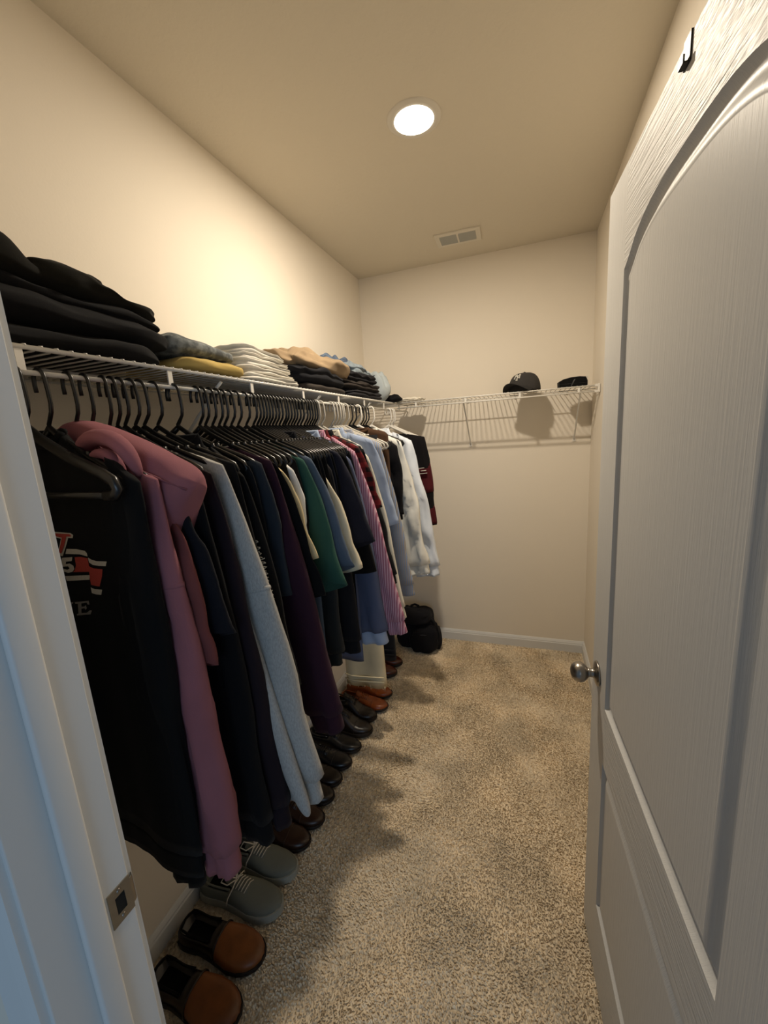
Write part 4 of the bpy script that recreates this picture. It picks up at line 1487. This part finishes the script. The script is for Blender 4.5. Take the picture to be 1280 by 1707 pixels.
def shoe(name, label, tip, L, mat, sole_mat, style='oxford', yaw=0.0, group=None, toe_mat=None, wd=0.104, height=1.0, lace_mat=None, open_end=0.42):
    """local +x is the toe, the origin lies under the heel"""
    yw = math.radians(yaw)
    d = Vector((math.cos(yw), math.sin(yw), 0))
    root = empty(name, (tip[0] - d.x * L, tip[1] - d.y * L, FLZ), yw)
    tag(root, label, 'shoe', group)

    def half(s):
        pts = [(0, .60), (.04, .70), (.12, .76), (.3, .70), (.45, .78), (.66, 1.0), (.8, .95), (.9, .74), (.96, .48), (1.0, .08)]
        for (a, b), (c, e) in zip(pts, pts[1:]):
            if a <= s <= c:
                t = (s - a) / (c - a)
                return (b + (e - b) * t) * wd / 2
        return 0.01

    ss = [0.0, .02, .05, .1, .15, .2, .26, .32, .38, .42, .46, .5, .55, .6, .66, .72, .78, .84, .89, .93, .96, .98, .995]
    # sole
    m = MB()
    th = {'sneaker': 0.026, 'oxford': 0.012, 'boot': 0.018, 'loafer': 0.012}[style]
    out = [(s * L + 0.003 * (1 if s > .5 else -1), half(s) + 0.004) for s in ss] + [(s * L + 0.003 * (1 if s > .5 else -1), -half(s) - 0.004) for s in reversed(ss)]
    n = len(out)
    z0 = {'sneaker': 0.0, 'oxford': 0.006, 'boot': 0.006, 'loafer': 0.006}[style]
    r0 = [Vector((x, y, z0 + (0.006 * max(0, (x / L - .75) / .25) ** 2))) for x, y in out]
    m.rings([r0, [p + Vector((0, 0, th * 0.8)) for p in r0], [Vector((p.x, p.y * 0.97, p.z + th)) for p in r0]])
    if style != 'sneaker':
        heel = [(x, y) for x, y in out if x < 0.27 * L]
        m.poly([(x, y * 0.97) for x, y in heel], z0 + th * 0.5)
    m.build('sole', sole_mat, root, smooth='auto')
    # upper
    toeh = {'sneaker': 0.052, 'oxford': 0.045, 'boot': 0.055, 'loafer': 0.046}[style]
    colh = {'sneaker': 0.075, 'oxford': 0.066, 'boot': 0.115, 'loafer': 0.062}[style] * height
    zb = z0 + th - 0.002

    def top(s):
        if s < 0.08: return colh * (0.97 + 0.35 * s)
        if s < open_end: return colh * (1.0 - 0.10 * math.sin((s - .08) / (open_end - .08) * math.pi))
        t = (s - open_end) / (1 - open_end)
        front = max(0.0, 1 - ((t - 0.55) / 0.45) ** 2.2) ** 0.5 if t > 0.55 else 1.0
        body = toeh + (colh * 1.02 - toeh) * (1 - sstep(0, 0.62, t))
        return zb + 0.006 + (body - zb - 0.006) * front

    na = 16

    def section(s, dip):
        r = []
        h = top(s)
        hw = half(s)
        for k in range(na + 1):
            a = math.pi * k / na
            ca, sa = math.cos(a), math.sin(a)
            bulge = 1.0 + 0.05 * math.sin(a)
            y = hw * math.copysign(abs(ca) ** 0.75, ca) * bulge
            zz = zb + (h - zb) * abs(sa) ** (0.55 if s < open_end else 0.75)
            if dip and abs(ca) < 0.66: zz = zb + 0.006
            elif dip: zz = min(zz, h)
            r.append(Vector((s * L, y, zz)))
        return r
    m = MB()
    rings = []
    for s in ss:
        dip = 0.045 < s < open_end - 0.01
        rings.append(section(s, dip))
    m.rings(rings, False, False, closed=False)
    # heel and toe ends
    m.add(rings[0], [tuple(range(na + 1))])
    m.add(rings[-1], [tuple(range(na, -1, -1))])
    o = m.build('upper', mat, root)
    # insole and lining wall
    m = MB()
    ins = [(s * L, half(s) * 0.78) for s in (0.05, .1, .2, .3, .38, open_end)]
    m.poly([(x, y) for x, y in ins] + [(x, -y) for x, y in reversed(ins)], 0.002, Matrix.Translation((0, 0, zb + 0.0065)))
    m.build('insole', DARKLINING, root, smooth=False)
    # collar piping
    m = MB()
    pts = []
    for s in (open_end - 0.01, 0.34, .26, .2, .14, .08, .045):
        pts.append(Vector((s * L, half(s) * 0.74, top(s) * 0.985)))
    pts += [Vector((0.018 * L, 0, top(0.03)))] + [Vector((p.x, -p.y, p.z)) for p in reversed(pts)]
    m.tube(pts, 0.0035, 8)
    m.build('collar', mat if style != 'loafer' else DARKLINING, root)

    def over(s, lift=0.0015, k0=2, k1=14, rad=0.0016):
        r = section(s, False)
        return [p + Vector((0, 0, 0)) + (p - Vector((p.x, 0, zb))).normalized() * lift for p in r[k0:k1 + 1]]
    m = MB()
    if style in ('oxford', 'boot'):
        m.tube(over(0.70, 0.001, 0, 16), 0.0018, 6)
        m.build('toe_cap_seam', mat, root)
    if style == 'loafer':
        # lighter toe part in front of the opening
        sub = [s for s in ss if s >= 0.50]
        rr = [[p + (p - Vector((p.x, 0, zb))).normalized() * 0.0014 for p in section(s, False)] for s in sub]
        m.rings(rr, False, False, closed=False)
        m.build('vamp', toe_mat or mat, root)
        m = MB()
        m.tube(over(0.5, 0.003, 0, 16), 0.003, 6)
        m.build('vamp_seam', mat, root)
    if style in ('sneaker', 'oxford', 'boot'):
        m = MB()
        rr = []
        for s in (open_end - 0.07, open_end, open_end + .06, open_end + .12, open_end + .18):
            h = top(max(s, open_end)) + (0.018 if s < open_end else 0.003)
            rr.append([Vector((s * L, yy * wd, h + zz)) for yy, zz in ((-.2, -.004), (0, .002), (.2, -.004), (.2, -.008), (-.2, -.008))])
        m.rings(rr)
        m.build('tongue', mat, root)
        m = MB()
        lm = lace_mat or mat
        sps = [open_end + 0.02 + 0.035 * k for k in range(5)]
        for i, s in enumerate(sps):
            h = top(s) + 0.006
            m.tube([(s * L, -0.22 * wd, h - 0.006), (s * L + 0.003, -0.1 * wd, h), (s * L + 0.004, 0.1 * wd, h), (s * L + 0.008, 0.22 * wd, h - 0.006)], 0.0018, 6)
        if style == 'sneaker':
            s0 = sps[0] * L
            h = top(open_end) + 0.010
            for sy in (1, -1):
                m.tube([(s0, 0, h), (s0 - 0.01, sy * 0.012, h + 0.018), (s0 - 0.022, sy * 0.026, h + 0.036), (s0 - 0.034, sy * 0.034, h + 0.016), (s0 - 0.018, sy * 0.026, h - 0.002), (s0, sy * 0.006, h)], 0.002, 6)
                m.tube([(s0, 0, h), (s0 + 0.004, sy * 0.025, h - 0.006), (s0 - 0.006, sy * 0.046, h - 0.028), (s0 - 0.01, sy * 0.052, h - 0.05)], 0.002, 6)
        m.build('laces', lm, root)
    return root


TAN = leather('tan_leather', '#71421f', 0.42)
TANTOE = leather('tan_toe_leather', '#7c4a24', 0.4)
DKBR = leather('dark_brown_leather', '#301c12', 0.35)
DKBR2 = leather('brown_black_leather', '#1c130e', 0.35)
BLK = leather('black_leather', '#131214', 0.3)
COGN = leather('cognac_leather', '#8a441a', 0.28)
REDB = leather('oxblood_leather', '#4f2415', 0.3)
CANV = F('grey_green_canvas', '#6d7068')
SOLEW = plain('pale_rubber', '#9b9c92', 0.7)
SOLED = plain('dark_rubber', '#1a1412', 0.6)
LACEW = plain('pale_lace', '#cfc8bb', 0.8)
shoe('slip_on_shoe', 'tan slip-on leather shoe nearest the doorway', (-0.737, 0.606), 0.29, DKBR2, SOLED, 'loafer', 0, 'tan slip-on pair', TAN, 0.108)
shoe('slip_on_shoe', 'tan slip-on leather shoe beside the grey canvas sneakers', (-0.75, 0.735), 0.29, DKBR2, SOLED, 'loafer', 2, 'tan slip-on pair', TANTOE, 0.108)
shoe('sneaker', 'grey green canvas sneaker next to the tan slip-on', (-0.772, 0.868), 0.30, CANV, SOLEW, 'sneaker', 3, 'grey canvas sneaker pair', None, 0.104, lace_mat=LACEW)
shoe('sneaker', 'grey green canvas sneaker next to the dark brown shoe', (-0.786, 0.985), 0.30, CANV, SOLEW, 'sneaker', 3, 'grey canvas sneaker pair', None, 0.104, lace_mat=LACEW)
row = [('dark brown lace-up leather shoe beside the grey sneaker', (-0.792, 1.09), DKBR, 'oxford'),
       ('second dark brown lace-up shoe counted from the grey sneakers', (-0.782, 1.185), DKBR, 'oxford'),
       ('blackish brown leather shoe under the pale grey sweatshirt cuff', (-0.79, 1.295), DKBR2, 'oxford'),
       ('blackish brown shoe just past the pale grey sweatshirt cuff', (-0.795, 1.385), DKBR2, 'oxford'),
       ('black leather shoe nearer the doorway of the black pair', (-0.79, 1.485), BLK, 'oxford'),
       ('black leather shoe farther of the black pair', (-0.785, 1.588), BLK, 'oxford'),
       ('black brown boot below the burgundy cuff', (-0.77, 1.71), DKBR2, 'boot'),
       ('black brown boot next to the cognac shoes', (-0.785, 1.815), DKBR2, 'boot'),
       ('cognac leather shoe, nearer of the shiny cognac pair', (-0.752, 1.915), COGN, 'oxford'),
       ('cognac leather shoe beneath the cream trousers', (-0.765, 2.03), COGN, 'oxford'),
       ('oxblood brown leather boot next to the black backpack, nearer one', (-0.80, 2.24), REDB, 'boot'),
       ('oxblood brown leather boot touching the black backpack', (-0.80, 2.36), REDB, 'boot')]
for k, (lb, tip, mt, st) in enumerate(row):
    shoe('boot' if st == 'boot' else 'leather_shoe', lb, tip, 0.285, mt, SOLED, st, (1.5, -1, 2, 0)[k % 4], 'leather shoes along the wall', None, 0.098)


# ---- backpack
def backpack():
    root = empty('backpack', (-0.735, 2.62, FLZ), math.radians(12))
    tag(root, 'slouched black backpack on the carpet in the far corner', 'backpack')
    mat = F('backpack_nylon', '#121217')

    def blob(name, c, s, seed, e=0.55, lump=0.12, m_=mat, lean=0.0):
        m = MB()
        rings = []
        nv, nu = 18, 32
        for j in range(1, nv):
            ph = -math.pi / 2 + math.pi * j / nv
            r = []
            for k in range(nu):
                a = 2 * math.pi * k / nu
                f = lambda v, p: math.copysign(abs(v) ** p, v)
                p = Vector((f(math.cos(ph), e) * f(math.cos(a), e), f(math.cos(ph), e) * f(math.sin(a), e), f(math.sin(ph), e)))
                n1 = noise.noise(Vector((p.x * 1.6 + seed, p.y * 1.6, p.z * 1.6)))
                n2 = 1 - 2 * abs(noise.noise(Vector((p.x * 3 + seed, p.y * 3, p.z * 3.5))))
                q = Vector((p.x * s[0], p.y * s[1], p.z * s[2])) * (1 + lump * (n1 + 0.4 * n2))
                q.x += lean * (p.z + 1) * s[2]
                q += Vector(c)
                q.z = max(q.z, 0.0)
                r.append(q)
            rings.append(r)
        m.rings(rings)
        return m.build(name, m_, root)
    blob('main_compartment', (-0.02, 0.03, 0.145), (0.135, 0.085, 0.15), 2.0, 0.6, 0.14, lean=-0.06)
    p = blob('front_pocket', (0.03, -0.055, 0.095), (0.095, 0.055, 0.095), 5.0, 0.6, 0.16)
    blob('side_pocket', (0.118, 0.0, 0.075), (0.035, 0.055, 0.075), 8.0, 0.6, 0.2)
    blob('lid', (-0.03, -0.01, 0.255), (0.11, 0.085, 0.045), 9.0, 0.7, 0.18)
    m = MB()
    m.tube([(-0.06, 0.03, 0.285), (-0.055, 0.03, 0.315), (-0.03, 0.03, 0.322), (-0.005, 0.03, 0.312), (0.0, 0.03, 0.28)], 0.009, 8, 0.4)
    m.build('carry_handle', mat, root)
    m = MB()
    m.tube([(0.08, -0.02, 0.235), (0.12, -0.03, 0.20), (0.138, -0.045, 0.13), (0.13, -0.06, 0.06), (0.09, -0.075, 0.02)], 0.013, 8, 0.35)
    m.build('shoulder_strap', mat, root)
    m = MB()
    m.tube([(-0.05, -0.095, 0.145), (0.02, -0.112, 0.155), (0.09, -0.09, 0.14)], 0.0025, 6)
    m.build('zipper', plain('zip_grey', '#3b3b40', 0.35, 0.6), root)


backpack()
